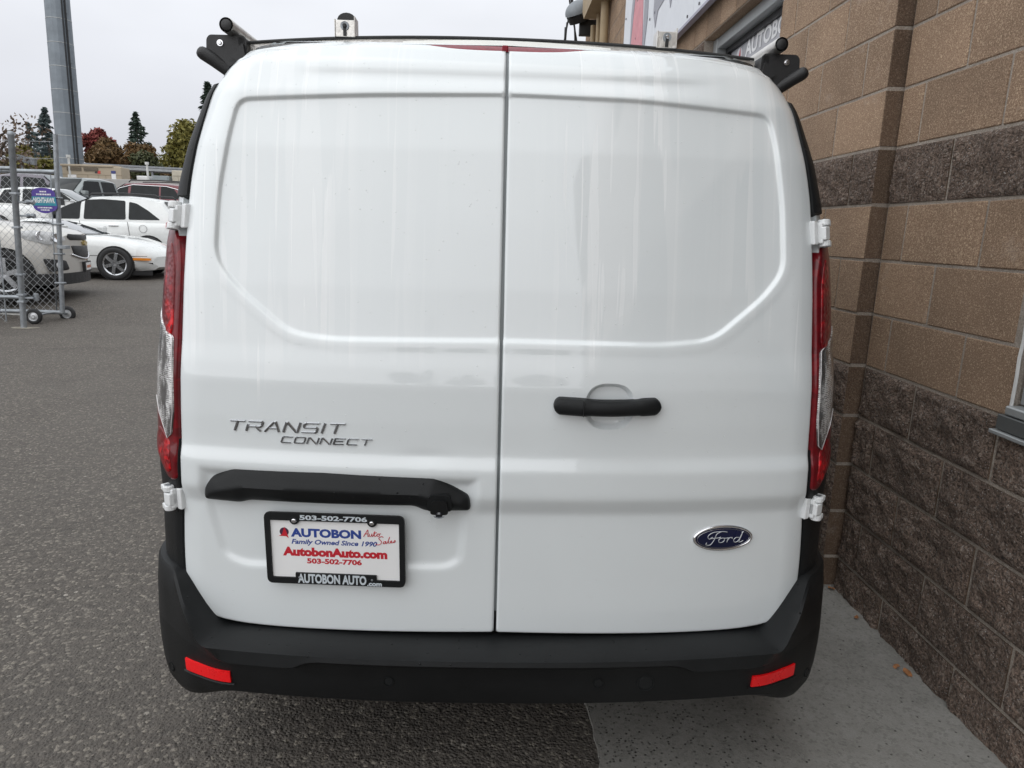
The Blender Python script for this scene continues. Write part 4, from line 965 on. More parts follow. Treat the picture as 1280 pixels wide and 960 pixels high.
# wheels
def wheel(parent, x, y, r=.33, w_=.21, side=1, rz=0, tm=tyre, rm=rimm, spokes=5, z=None, gy_=0):
    c = (x, y, (z if z is not None else r))
    ty = MB().lathe([(r*.62, -w_/2), (r*.90, -w_/2), (r*.985, -w_*.38), (r, -w_*.2), (r, w_*.2), (r*.985, w_*.38), (r*.90, w_/2), (r*.62, w_/2)], c, (side, 0, 0), 32).build('wheel', tm, parent, True); return ty
for x, y in ((-.79, .95), (.79, .95), (-.79, 3.95), (.79, 3.95)):
    t_ = wheel(van, x, y); 
    MB().lathe([(0, .06), (.06, .06), (.08, .03), (.19, .05), (.205, .09)], (x, y, .33), (1 if x > 0 else -1, 0, 0), 24).build('rim', rimm, t_, True)
# ================================================================== BACKGROUND
def paint(name, c, metal=.0, rough=.35): return simple(name, c, rough, metal, coat=.8, var=.06, vs=3)
head_m = simple('headlamp', (.62, .63, .64), .25, .2, coat=1, var=.3, vs=9)
amber = simple('amber_lens', (.75, .25, .02), .3, coat=1)
redlens = simple('tail_red', (.45, .01, .015), .3, coat=1, var=.3, vs=30)
def car(name, label, group, ref_l, ref_w, rz, L, stations, gh, sides, pm, wheels, wr=.34, bend=.3, windscreen=True, cat='car', zbase=None, rear_glass=True, extras=None, rail=None):
    cs, sn = math.cos(rz), math.sin(rz); X = ref_w[0]-(cs*ref_l[0]-sn*ref_l[1]); Y = ref_w[1]-(sn*ref_l[0]+cs*ref_l[1])
    zb_ = zbase if zbase is not None else gz(Y+sn*L/2)
    root = empty(name, (X, Y, zb_), rz, label=label, cat=cat, group=group)
    st = np.array(stations, float); xs = np.unique(np.concatenate([st[:, 0], np.linspace(st[0, 0], st[-1, 0], 26)]))
    I = lambda x, j: float(np.interp(x, st[:, 0], st[:, j]))
    def bx(x, y, w): return x-bend*(abs(y)/w)**2*float(smooths((x-(L-1.0))/1.0))+.16*(abs(y)/w)**2*float(smooths((.8-x)/.8))
    rows = []
    def sec(x):
        w, zb, zs, zt = (I(x, j) for j in (1, 2, 3, 4))
        h = [(0, zb), (w*.86, zb), (w*.97, zb+.08), (w, zb+.45*(zs-zb)), (w*.995, zs-.14), (w*.965, zs-.04), (w*.90, zs+(zt-zs)*.25), (w*.7, zs+(zt-zs)*.75), (w*.4, zt-.008), (0, zt)]
        ring = h+[(-y, z) for y, z in h[-2:0:-1]]; return [(bx(x, y, w), y, z) for y, z in ring]
    rows = [sec(x) for x in xs]; rows = [r+[r[0]] for r in rows]; b = MB().grid(rows)
    for xe in (xs[0], xs[-1]):
        w, zb, zs, zt = (I(xe, j) for j in (1, 2, 3, 4)); r = sec(xe)[:10]
        b.grid([[(bx(xe, y*q, w), y*q, z) for q in np.linspace(-1, 1, 9)] for (_, y, z) in r])
    body = b.build('body', pm, root); fixnormals(body, 38)
    # greenhouse
    xb0, xt0, xt1, xb1, zs, zr, wb, k = gh
    def hh(x):
        t = np.interp(x, [xb0, xt0, xt0*.65+xt1*.35, (xt0+xt1)/2, xt0*.2+xt1*.8, xt1, xt1*.6+xb1*.4, xb1], [zs, zr-.085, zr-.015, zr, zr-.012, zr-.04, zr-.04-.34*(zr-zs), zs]); return float(t)
    gx = np.unique(np.concatenate([np.linspace(xb0, xb1, 40), [xt0, xt1]])); R_ = []
    for x in gx:
        h = hh(x); h = max(h, zs+.003); f = lambda z: wb-k*(z-zs)-.5*k*max(0, (z-zs))**2
        e_ = min(.06, (h-zs)*.4)
        half_ = [(f(zs)+.0, zs-.06), (f(zs), zs), (f((zs+h)/2), (zs+h)/2), (f(h-e_), h-e_), (f(h)-.07, h-e_*.3), (f(h)*.5, h), (0, h+.006)]
        xo = lambda y: x-.16*(abs(y)/wb)**2*float(smooths((x-xt1+.3)/.5))+.12*(abs(y)/wb)**2*float(smooths((xt0+.3-x)/.5))
        R_.append([(xo(y), y, z) for y, z in half_]+[(xo(y), -y, z) for y, z in half_[-2::-1]])
    g = MB().grid(R_).build('roof', pm, body); fixnormals(g, 40)
    f = lambda z: wb-k*(z-zs)-.5*k*max(0, (z-zs))**2
    for sd in (-1, 1):
        for poly in sides:
            P = rounded(poly, .04, 3)
            o = MB().prism([tuple(p) for p in P], lambda u, v, t: (u, sd*(f(v)+t), v), -.02, .007).build('side_window', glass_dark, root); fixnormals(o, 30)
    def slope(x0, x1, name, mat, fr=.84, up=(.06, .93)):
        P = []
        for t in np.linspace(up[0], up[1], 6):
            x = x0+(x1-x0)*t; h = hh(x); row = []
            for q in np.linspace(-1, 1, 9):
                y = q*(f(h)*fr); xx = x-(.16 if x0 > x1 else -.12)*(abs(y)/wb)**2*1.0; row.append((xx+(.012 if x0 > x1 else -.012), y, h+.012))
            P.append(row)
        MB().grid(P).build(name, mat, root, True)
    if windscreen: slope(xb1, xt1, 'windscreen', glass_blue if windscreen is True else windscreen)
    if rear_glass: slope(xb0, xt0, 'rear_window', glass_dark)
    for i, wx in enumerate(wheels):
        for sd in (-1, 1):
            w = I(wx, 1)
            MB().lathe([(0, .012), (wr*1.09, .012), (wr*1.10, -.1)], (wx, sd*(w-.004), wr), (0, sd, 0), 28).build('wheel_arch', asph_dark, body)
            ty = MB().lathe([(wr*.66, .01), (wr*.70, .028), (wr*.92, .034), (wr*.99, .018), (wr, -.01), (wr, -.17)], (wx, sd*(w-.002), wr), (0, sd, 0), 30).build('wheel', tyre, root, True)
            rm = MB().lathe([(0, .022), (wr*.14, .026), (wr*.17, .008), (wr*.20, .004), (wr*.20, -.02), (wr*.58, -.03), (wr*.63, .018), (wr*.70, .030)], (wx, sd*(w-.002), wr), (0, sd, 0), 30)
            for q in range(6 if wr < .33 else 5):
                a = q*2*PI/(6 if wr < .33 else 5)+.3; u = Vector((math.cos(a), 0, math.sin(a))); v = Vector((-math.sin(a), 0, math.cos(a))); c = Vector((wx, sd*(w+.018), wr))
                p = [c+u*wr*.12+v*wr*.10, c+u*wr*.64+v*wr*.09, c+u*wr*.64-v*wr*.09, c+u*wr*.12-v*wr*.10]; n_ = Vector((0, sd*.012, 0))
                rm.add([x_+n_ for x_ in p]+[x_-n_ for x_ in p], [(0, 1, 2, 3), (7, 6, 5, 4), (0, 4, 5, 1), (1, 5, 6, 2), (2, 6, 7, 3), (3, 7, 4, 0)])
            fixnormals(rm.build('rim', rimm, ty), 40)
    for sd in (-1, 1):   # mirrors
        mx_ = xb1-.45; MB().box((mx_-.10, sd*(wb+.03)-.0, zs+.02), (mx_+.06, sd*(wb+.22), zs+.17), .03).build('mirror', pm, root)
    def FS(q, z, t, sd, w=None):                       # wraps from the nose round to the side
        w = I(L-.02, 1)
        if q <= w: return (L-bend*(q/w)**2+t, sd*q, z)
        return (L-bend-(q-w), sd*(I(L-bend-(q-w), 1)+t), z)
    if extras: extras(root, body, I, FS, L, f, bend)
    if rail:
        x0, x1, zz = rail
        for sd in (-1, 1): MB().path([(x0, sd*(f(zr)-.10), zz-.05), (x0+.08, sd*(f(zr)-.10), zz+.02), ((x0+x1)/2, sd*(f(zr)-.10), zz+.045), (x1-.08, sd*(f(zr)-.10), zz+.02), (x1, sd*(f(zr)-.10), zz-.05)], .022, 6).build('roof_rail', trimblk, root, True)
    return root
def patchFS(root, name, FS, poly, sd, mat, t0=-.01, t1=.008):
    O = resample(rounded(poly, .02, 3), .04); V2, F = cdt(O, .06, (.012,)); n = len(V2); f_ = (lambda q, z, t: FS(q, z, t, sd)) if sd else (lambda q, z, t: FS(abs(q), z, t, 1 if q >= 0 else -1))
    dd = sdf(V2, O); V = [f_(p[0], p[1], t1 if d_ > .004 else t1*.5) for p, d_ in zip(V2, dd)]+[f_(p[0], p[1], t0) for p in O]; lp = boundary_loop(V2, O)
    return fixnormals(mesh(name, V, F+[(lp[i], lp[(i+1) % len(lp)], n+(i+1) % len(lp), n+i) for i in range(len(lp))], mat, root), 40)

# silver crossover behind the gate
silver = paint('silver_paint', (.56, .54, .505), .35, .35)
def ex_eq(root, body, I, FS, L, f, bend):
    for sd in (-1, 1):
        hl = patchFS(root, 'headlight', FS, [(.62, .86), (.93, .80), (1.22, .88), (1.34, .98), (1.10, 1.01), (.74, .97)], sd, head_m)
        for q, z in ((.84, .90), (1.02, .93)): fixnormals(MB().lathe([(0, .004), (.03, .006), (.062, .022), (.068, .010)], FS(q, z, .008, sd), (1, sd*.75, .1), 16).build('lamp_bowl', chrome, hl), 40)
        patchFS(root, 'fog_recess', FS, [(.60, .42), (.95, .40), (1.02, .60), (.66, .56)], sd, trimblk)
        MB().lathe([(0, .02), (.05, .02), (.055, 0)], FS(.82, .49, .006, sd), (1, sd*.6, 0), 14).build('fog_light', head_m, root)
        o = MB().prism([(L-1.05, .94), (L-1.20, .95), (L-1.22, .985), (L-1.08, .99)], lambda u, v, t: (u, sd*(I(u, 1)+t), v), -.03, .006).build('side_marker', amber, root)
    for nm, poly, mt in (('upper_grille', [(0, .93), (.56, .96), (.58, .90), (.52, .865), (0, .85)], trimblk), ('lower_grille', [(0, .76), (.50, .78), (.44, .63), (.30, .585), (0, .575)], trimblk)):
        pp = poly+[(-a, b) for a, b in poly[::-1] if a > 0]
        patchFS(root, nm, FS, pp, 0, mt)
    bow = [(-.12, .79), (-.05, .79), (-.045, .77), (.05, .77), (.055, .79), (.12, .79), (.12, .83), (.05, .83), (.045, .85), (-.045, .85), (-.05, .83), (-.12, .83)]
    MB().prism([(a, b+.0) for a, b in bow], lambda u, v, t: FS(abs(u), v, t, 1 if u >= 0 else -1), 0, .03).build('grille_emblem', simple('gold_emblem', (.5, .38, .15), .3, .8), root)
    MB().prism([(-.2, .36), (.2, .36), (.2, .52), (-.2, .52)], lambda u, v, t: (L+t, u, v), -.02, .03).build('plate_holder', trimblk, root)
    MB().prism([(-.15, .385), (.15, .385), (.15, .50), (-.15, .50)], lambda u, v, t: (L+t, u, v), .03, .036).build('number_plate', white_pl, root)
    MB().prism([(-.12, .42), (.12, .42), (.12, .46), (-.12, .46)], lambda u, v, t: (L+t, u, v), .036, .039).build('plate_print', simple('plate_print', (.5, .18, .1), .5), root)
    P = [[FS(abs(q), z, .012, 1 if q >= 0 else -1) for q in np.linspace(-1.2, 1.2, 21)] for z in (.20, .37)]
    MB().grid(P).build('lower_bumper', trimblk, root)
    MB().path([FS(abs(q), .565+.08*(abs(q)/.52)**2, .012, 1 if q >= 0 else -1) for q in np.linspace(-.52, .52, 11)], .016, 6).build('grille_trim', chrome, root, True)
car('parked_crossover', 'silver crossover behind the chain link gate, gold emblem on its grille', None, (4.72, 0), (-6.62, 11.6), math.radians(18), 4.72,
    [(0, .80, .45, .95, 1.0), (.3, .90, .30, 1.02, 1.04), (1.5, .92, .25, 1.04, 1.06), (3.2, .92, .24, 1.03, 1.08), (3.7, .92, .25, 1.03, 1.14), (4.3, .92, .24, .98, 1.09), (4.62, .90, .22, .90, 1.01), (4.72, .86, .24, .86, .96)],
    (.25, .75, 2.75, 3.68, 1.05, 1.68, .82, .22), [[(.85, 1.12), (1.55, 1.10), (1.55, 1.55), (1.05, 1.53)], [(1.63, 1.10), (2.4, 1.09), (2.35, 1.57), (1.63, 1.57)], [(2.5, 1.09), (3.3, 1.08), (2.95, 1.38), (2.65, 1.56), (2.45, 1.57)]],
    silver, (.95, 3.85), .36, .22, extras=ex_eq, zbase=.24)

# white sports coupe with its nose behind the van
whp = paint('white_paint', (.72, .73, .72), 0, .3)
def ex_vt(root, body, I, FS, L, f, bend):
    for sd in (-1, 1):
        MB().prism([(L-.62, .40), (L-.30, .40), (L-.30, .445), (L-.62, .45)], lambda u, v, t: (u, sd*(I(u, 1)+t), v), -.05, .006).build('side_marker', amber, root)
        P = [[(x, sd*(I(x, 1)+.004), z) for x in np.linspace(.2, L-.35, 30)] for z in (.475, .487)]; MB().grid(P).build('side_moulding', simple('moulding_grey', (.12, .12, .12), .5), root)
        P = [[(x, sd*(I(x, 1)*.98+.006), z) for x in np.linspace(L-.9, L-.28, 10)] for z in (.10, .19)]; MB().grid(P).build('air_dam', trimblk, root)
    # price lettering sheet inside the windscreen
    MB().box((2.45, -.45, .93), (2.68, -.1, .955)).build('windscreen_price_sheet', simple('price_sheet', (.75, .50, .03), .5), root)
    MB().box((2.50, -.25, .956), (2.58, -.12, .962)).build('price_sheet_patch', red_ink, root)
car('sports_coupe', 'white low sports coupe with silver turbine-style wheel, nose hidden behind the van', None, (3.52, -.90), (-7.58, 14.3), math.radians(5), 4.48,
    [(0, .80, .30, .80, .86), (.5, .90, .18, .86, .90), (1.8, .90, .16, .84, .88), (2.6, .90, .16, .84, .90), (3.2, .91, .16, .80, .88), (3.6, .91, .18, .76, .83), (4.1, .88, .18, .64, .70), (4.4, .80, .20, .52, .56), (4.48, .74, .26, .46, .48)],
    (.5, 1.5, 2.05, 3.02, .87, 1.19, .76, .55), [[(1.5, .90), (2.75, .90), (2.15, 1.12), (1.7, 1.12)]], whp, (1.05, 3.52), .325, .3, windscreen=glass_blue, extras=ex_vt, zbase=.24)

# white side-on SUV behind the coupe
def ex_ws(root, body, I, FS, L, f, bend):
    for sd in (-1, 1):
        MB().prism([tuple(p) for p in rounded([(-.02, .98), (.12, .90), (.42, .93), (.40, 1.07), (.02, 1.10)], .03, 3)], lambda u, v, t: (u+.10, sd*(I(max(.05, u+.1), 1)+t), v), -.16, .012).build('tail_lamp', redlens, root)
        for x in (1.62, 2.72): MB().box((x, sd*(.83)-.0, .955), (x+.22, sd*(.955), .975), .004).build('door_handle', chrome, root)
        MB().lathe([(.085, .006), (.095, .006), (.095, 0)], (1.05, sd*(I(1.05, 1)-.0), .90), (0, sd, 0), 20).build('fuel_flap', simple('shut_line', (.3, .3, .3), .5), root)
        for x, l_ in ((1.40, .0), (2.50, .0), (3.45, .1)):
            MB().path([(x+a, sd*(I(x, 1)+.000), z) for a, z in ((0, 1.06), (-.02-l_*.3, .80), (-.05-l_, .55), (-.0-l_, .36))], .007, 5).build('door_shut_line', simple('shut_line2', (.16, .16, .16), .6), root)
    MB().box((.05, -.72, 1.56), (.32, .72, 1.60), .015).build('spoiler', whp, root)
cars_g = None
car('parked_suv', 'white SUV seen side on with dark side windows, behind the white sports coupe', cars_g, (.72, .85), (-8.21, 17.6), math.radians(184), 4.68,
    [(0, .78, .45, 1.0, 1.02), (.25, .90, .32, 1.06, 1.08), (1.5, .93, .26, 1.06, 1.08), (3.3, .93, .25, 1.04, 1.06), (3.7, .93, .25, 1.02, 1.10), (4.3, .91, .24, .92, 1.0), (4.68, .80, .28, .72, .82)],
    (.10, .62, 2.35, 3.66, 1.07, 1.68, .85, .24), [[(.66, 1.12), (1.40, 1.11), (1.40, 1.54), (1.22, 1.50), (.95, 1.34)], [(1.47, 1.11), (2.44, 1.10), (2.42, 1.56), (2.0, 1.585), (1.49, 1.56)], [(2.53, 1.10), (3.45, 1.09), (3.12, 1.27), (2.80, 1.43), (2.51, 1.54)]],
    whp, (.95, 3.75), .36, .3, extras=ex_ws, rail=(.75, 2.4, 1.69), zbase=.33)
maroon = paint('maroon_paint', (.13, .012, .02), .3, .3)
def ex_mr(root, body, I, FS, L, f, bend):
    for sd in (-1, 1):
        MB().path([(x, sd*(f(z)+.012), z) for x, z in ((.62, 1.12), (.88, 1.50), (1.3, 1.60), (2.5, 1.63), (2.95, 1.50), (3.5, 1.12))], .017, 6).build('window_trim', chrome, root, True)
car('parked_suv', 'maroon SUV with chrome window trim, farther back against the concrete wall', None, (3.55, .90), (-14.55, 27.0), math.radians(184), 4.9,
    [(0, .80, .45, 1.06, 1.08), (.25, .92, .32, 1.10, 1.12), (1.5, .95, .26, 1.10, 1.12), (3.3, .95, .25, 1.08, 1.10), (3.9, .95, .25, 1.04, 1.14), (4.6, .91, .24, .92, 1.02), (4.9, .80, .28, .76, .86)],
    (.10, .55, 2.85, 3.72, 1.10, 1.74, .86, .22), [[(.75, 1.15), (1.5, 1.14), (1.5, 1.60), (1.05, 1.55)], [(1.56, 1.14), (2.6, 1.13), (2.56, 1.63), (1.56, 1.62)], [(2.68, 1.13), (3.45, 1.12), (3.15, 1.38), (2.85, 1.58), (2.66, 1.63)]],
    maroon, (.95, 3.95), .37, .3, extras=ex_mr, rail=(.7, 2.7, 1.78))
grp = paint('grey_green_paint', (.20, .22, .22), .5, .35)
car('parked_pickup', 'grey pickup cab facing the camera with dark windscreen, between gate and concrete wall', None, (3.9, 0), (-14.9, 24.6), math.radians(258), 5.2,
    [(0, .90, .5, 1.2, 1.22), (1.7, .95, .4, 1.2, 1.22), (3.4, .96, .38, 1.18, 1.2), (4.1, .96, .38, 1.16, 1.26), (5.0, .92, .38, 1.08, 1.18), (5.2, .86, .45, 1.0, 1.1)],
    (1.7, 1.85, 3.3, 4.1, 1.2, 1.84, .88, .16), [[(1.95, 1.24), (2.6, 1.24), (2.6, 1.72), (2.0, 1.72)], [(2.7, 1.24), (3.65, 1.23), (3.35, 1.70), (2.7, 1.72)]], grp, (1.0, 4.3), .38, .2, windscreen=glass_dark, cat='pickup')
car('parked_car', 'white car with dark glass just behind the purple gate sign', None, (2.75, -.9), (-13.45, 22.4), math.radians(4), 4.7,
    [(0, .78, .4, 1.0, 1.02), (.3, .9, .3, 1.02, 1.04), (3.2, .92, .25, 1.0, 1.03), (4.3, .90, .24, .88, .98), (4.7, .78, .3, .7, .8)],
    (.2, .9, 2.6, 3.6, 1.02, 1.60, .84, .22), [[(.9, 1.08), (1.6, 1.07), (1.6, 1.5), (1.15, 1.48)], [(1.68, 1.07), (2.5, 1.06), (2.45, 1.52), (1.68, 1.52)], [(2.58, 1.06), (3.4, 1.05), (3.0, 1.30), (2.7, 1.50), (2.56, 1.52)]], whp, (.95, 3.8), .35, .3)
purp = paint('mauve_paint', (.15, .135, .16), .5, .35)
car('parked_pickup', 'mauve grey pickup at the far left edge behind the gate post', None, (3.5, -.9), (-15.2, 24.8), math.radians(3), 5.3,
    [(0, .90, .5, 1.2, 1.22), (1.7, .95, .4, 1.2, 1.22), (3.4, .96, .38, 1.18, 1.2), (4.1, .96, .38, 1.16, 1.26), (5.0, .92, .38, 1.08, 1.18), (5.3, .86, .45, 1.0, 1.1)],
    (1.7, 1.85, 3.3, 4.1, 1.2, 1.95, .88, .16), [[(1.95, 1.24), (2.6, 1.24), (2.6, 1.8), (2.0, 1.8)], [(2.7, 1.24), (3.65, 1.23), (3.35, 1.76), (2.7, 1.8)]], purp, (1.0, 4.3), .38, .2, cat='pickup')
# truck nose with chrome bumper at the left edge
def ex_tr(root, body, I, FS, L, f, bend):
    patchFS(root, 'grille', FS, [(-.62, .62), (.62, .62), (.66, 1.05), (-.66, 1.05)], 0, trimblk, t1=.012)
    MB().path([FS(abs(u), v, .03, 1 if u >= 0 else -1) for u, v in ((-.64, .62), (-.3, .60), (.3, .60), (.64, .62), (.68, 1.07), (0, 1.08), (-.68, 1.07), (-.64, .62))], .03, 6).build('grille_surround', chrome, root, True)
    MB().path([FS(abs(u), .45, .03, 1 if u >= 0 else -1) for u in np.linspace(-1.1, 1.1, 13)], .07, 8).build('chrome_bumper', chrome, root, True)
car('parked_pickup', 'dark pickup nose with chrome grille surround cut off by the left picture edge', None, (5.3, 0), (-7.55, 10.75), math.radians(8), 5.3,
    [(0, .90, .5, 1.0, 1.02), (1.7, .95, .4, 1.0, 1.02), (4.1, .96, .38, 1.0, 1.06), (5.0, .92, .38, 1.0, 1.06), (5.3, .86, .40, .98, 1.02)],
    (1.7, 1.85, 3.3, 4.1, 1.02, 1.65, .88, .16), [[(2.7, 1.08), (3.65, 1.07), (3.35, 1.5), (2.7, 1.52)]], paint('dark_paint', (.03, .03, .034), .3), (1.0, 4.3), .38, .2, extras=ex_tr, cat='pickup', zbase=.08)

# chain link rolling gate and fixed fence
def chain(name, x0, x1, z0, z1, y, parent, pitch=.098, r=.0022):
    b = MB(); H = z1-z0; Wd = x1-x0; n = int((Wd+H)/pitch)+1
    for i in range(n):
        for sg_ in (1, -1):
            u0 = i*pitch-H                              # line u = u0 + v (v from 0..H)
            va, vb = max(0, -u0), min(H, Wd-u0)
            if vb-va < .02: continue
            ps = []
            for v in (va, vb):
                u = u0+v; X = x0+u if sg_ > 0 else x1-u; ps.append((X, y+(.003 if sg_ > 0 else -.003), z0+v))
            b.tube(ps[0], ps[1], r, n=4, cap=False)
    o = b.build(name, wirem, parent); o['kind'] = 'stuff'; return o
gt = empty('rolling_gate', (-6.0, 9.85, 0), label='galvanised chain link gate on two small rubber wheels', cat='gate')
GO = np.array((-6.0, 9.85, 0.))
def gpart(b, nm, mt, sm=True, par=None):
    o = b.build(nm, mt, par or gt, sm)
    if par is None: o.location = -Vector(GO)
    return o
fixnormals(gpart(MB().tube((-6.02, 9.85, .13), (-5.845, 9.85, 2.52), .031, n=14), 'upright', zinc), 40)
fixnormals(gpart(MB().tube((-9.6, 9.85, 2.035), (-5.90, 9.85, 2.035), .030, n=12), 'top_rail', zinc), 40)
fixnormals(gpart(MB().tube((-9.6, 9.85, .15), (-6.03, 9.85, .14), .030, n=12), 'bottom_rail', zinc), 40)
gpart(MB().tube((-6.09, 9.84, .17), (-5.96, 9.84, 2.0), .007, n=6), 'tension_bar', zinc)
for z in (.55, .95, 1.35, 1.7): gpart(MB().box((-6.10+.068*z, 9.81, z-.012), (-5.975+.068*z, 9.888, z+.012), .004), 'clamp_band', zinc)
c = chain('chain_mesh', -9.55, -6.03, .17, 2.02, 9.85, gt); c.location = -Vector(GO)
for z, nm in ((2.20, 0), (2.42, 1)):
    b = MB().path([(x, 9.85+.01*math.sin(x*9), z-.01*math.sin((x+9.6)*1.0)) for x in np.linspace(-9.6, -5.87, 30)], .0035, 4)
    for x in np.arange(-9.5, -5.9, .125): b.tube((x-.012, 9.85, z-.018), (x+.012, 9.85, z+.018), .0022, n=3); b.tube((x+.012, 9.85, z-.016), (x-.012, 9.85, z+.016), .0022, n=3)
    gpart(b, 'barbed_wire', wirem)
MB_ = MB().box((-5.97, 9.80, 1.02), (-5.84, 9.90, 1.065), .006); gpart(MB_, 'latch', zinc, False)
for dx, dy, s in ((-6.27, 9.62, 1), (-6.03, 9.98, 1)):
    n_ = Vector((.10, -.99, 0)).normalized() if s else 0
    t_ = MB().lathe([(.062, -.025), (.066, -.03), (.095, -.026), (.106, -.012), (.106, .012), (.095, .026), (.066, .03), (.062, .025)], (dx, dy, .106), n_, 26).build('gate_wheel', tyre, gt, True); t_.location = -Vector(GO)
    fixnormals(MB().lathe([(0, .024), (.016, .026), (.02, .014), (.05, .008), (.062, .026), (.066, .024)], (dx, dy, .106), n_, 22).build('wheel_hub', simple('hub_zinc', (.6, .61, .62), .35, .7), t_), 40)
gpart(MB().path([(-6.27, 9.66, .106), (-6.20, 9.80, .13), (-6.10, 9.85, .14)], .014, 6), 'axle_arm', zinc); gpart(MB().path([(-6.03, 9.95, .106), (-6.05, 9.86, .14)], .014, 6), 'axle_arm', zinc)
fp = empty('fence_post', (-6.17, 9.24, 0), label='thick galvanised fence post with domed cap, left of the gate wheels', cat='post')
b = MB().lathe([(.0365, 0), (.0365, 2.42), (.040, 2.425), (.040, 2.455), (.030, 2.475), (0, 2.482)], (0, 0, 0), (.058, 0, 1), 18)
o = b.build('post', zinc, fp, True); fixnormals(o, 50)
for z in (.35, .44, .70, 1.30, 1.72): MB().box((-.045+.058*z, -.042, z-.014), (.045+.058*z, .045, z+.014), .006).build('band', zinc, fp)
for z in (.40, 1.62, 1.45):
    fixnormals(MB().lathe([(.0, .05), (.028, .05), (.034, .03), (.022, .0), (.034, -.03), (.028, -.05), (0, -.05)], (.12+.058*z, .10, z), (0, 0, 1) if z < 1 else (1, 0, 0), 14).build('guide_roller', zinc, fp, True), 50)
    MB().box((.0+.058*z, .0, z-.015), (.14+.058*z, .05, z+.01), .004).build('roller_arm', zinc, fp)
b = MB(); pts = [(.17*math.cos(a)*(1+.2*math.sin(3*a)), .10*math.sin(a)*(1+.15*math.cos(2*a)), .004) for a in np.linspace(0, 2*PI, 22, False)]
b.add([(0, 0, .010)]+pts, [(0, i+1, (i+1) % 22+1) for i in range(22)]); b.build('concrete_footing', simple('footing', (.24, .22, .18), .9, var=.3, vs=20), fp)
fx = empty('chain_link_fence', (-8, 9.3, 0), label='fixed chain link fence section running off the left picture edge', cat='fence')
for z, nm in ((.40, 'bottom_rail'), (2.03, 'top_rail')): o = MB().tube((-9.6, 9.3, z), (-6.2+.05*z, 9.3, z), .026, n=10).build(nm, zinc, fx, True); o.location = -Vector((-8, 9.3, 0)); fixnormals(o, 40)
o = chain('chain_mesh', -9.6, -6.42, .06, 2.02, 9.3, fx); o.location = -Vector((-8, 9.3, 0))
o = MB().tube((-6.42, 9.29, .08), (-6.33, 9.29, 2.0), .008, n=6).build('tension_bar', zinc, fx); o.location = -Vector((-8, 9.3, 0))

# security sign on the gate
sgn = empty('gate_sign', (-6.06, 9.80, 1.66), rz=-.06, label='purple shield-shaped sign with teal band wired to the gate', cat='sign')
def sf(u, v, t): return (u, -t, v)
prp = simple('sign_purple', (.055, .02, .26), .4, var=.05, coat=.3); teal = simple('sign_teal', (.0, .22, .30), .4, var=.05, coat=.3)
shp = catmull([(-.165, .075), (-.155, .12), (-.10, .155), (0, .165), (.10, .150), (.155, .105), (.155, .06), (.17, -.02), (.165, -.10), (.10, -.145), (0, -.17), (-.09, -.15), (-.155, -.10), (-.165, 0)], True, 4)
o = MB().prism([tuple(p) for p in shp], sf, -.003, .0).build('board', prp, sgn); fixnormals(o, 30)
MB().prism([(-.166, -.07), (.167, -.07), (.160, .05), (-.166, .05)], sf, .0, .002).build('teal_band', teal, sgn)
for s, u0, u1, v0, v1 in (('NIGHTHAWK', -.145, .15, -.035, .038), ('24 HOUR', -.05, .04, .105, .123), ('SURVEILLANCE', -.10, .10, .068, .088), ('SECURITY', -.10, .10, -.105, -.088), ('503', -.06, .06, -.135, -.118)):
    if s in ('24 HOUR', 'SECURITY', '503', 'SURVEILLANCE'):
        b = MB(); x = u0
        while x < u1: w_ = random.uniform(.008, .022); b.prism([(x, v0), (min(u1, x+w_), v0), (min(u1, x+w_), v1), (x, v1)], sf, .0005, .002); x += w_+.006
        b.build('small_print', white_pl, sgn)
    else:
        V, F = fit_text(s, u0, u1, v0, v1, off=.03); mesh('lettering', [sf(p[0], p[1], .0035) for p in V], F, white_pl, sgn)

# concrete wall, generator cabinet, shelters
o = MB().box((-32, 31.0, .9), (-11, 31.25, 3.12), .02).build('concrete_wall', concw); tago(o, 'plain pale concrete wall behind the parked cars', 'wall')
beige = simple('beige_paint', (.42, .35, .26), .6, var=.06, vs=2)
gen = empty('generator_cabinet', (-18.7, 35.0, 1.1), label='beige generator cabinet with two dark louvres above the concrete wall', cat='cabinet')
gl = lambda b, nm, mt: b.build(nm, mt, gen)
gl(MB().box((-1.35, -1, 0), (1.35, -.2, 2.72), .03), 'housing', beige); gl(MB().box((-1.40, -1.05, 2.70), (1.0, -.15, 2.80), .03), 'roof_lid', beige)
for x in (-1.12, -.35):
    l = gl(MB().box((x, -1.02, 2.50), (x+.66, -.98, 2.66)), 'louvre', simple('louvre_dark', (.06, .05, .04), .7))
    for k in range(4): MB().box((x, -1.03, 2.505+k*.04), (x+.66, -1.0, 2.515+k*.04)).build('louvre_slat', beige, l)
gl(MB().box((-1.36, -1.008, 2.34), (1.36, -.99, 2.352)), 'panel_seam', simple('seam_brown', (.2, .16, .11), .7))
for x in (-.2, .28, .62): gl(MB().box((x, -1.008, 1.0), (x+.012, -.99, 2.35)), 'panel_seam', MATS.get('x') or simple('seam_brown2', (.2, .16, .11), .7))
gl(MB().box((-1.1, -1.02, 2.1), (-.72, -1.0, 2.33)), 'notice', white_pl); gl(MB().box((-1.08, -1.03, 2.1), (-.74, -1.012, 2.2)), 'notice_red_band', simple('notice_red', (.45, .12, .1), .5))
gl(MB().box((.15, -1.02, 2.42), (.28, -1.0, 2.54)), 'notice_dark', stk); gl(MB().box((.28, -1.02, 2.40), (.40, -1.0, 2.54)), 'notice_red', simple('notice_red2', (.6, .06, .05), .5))
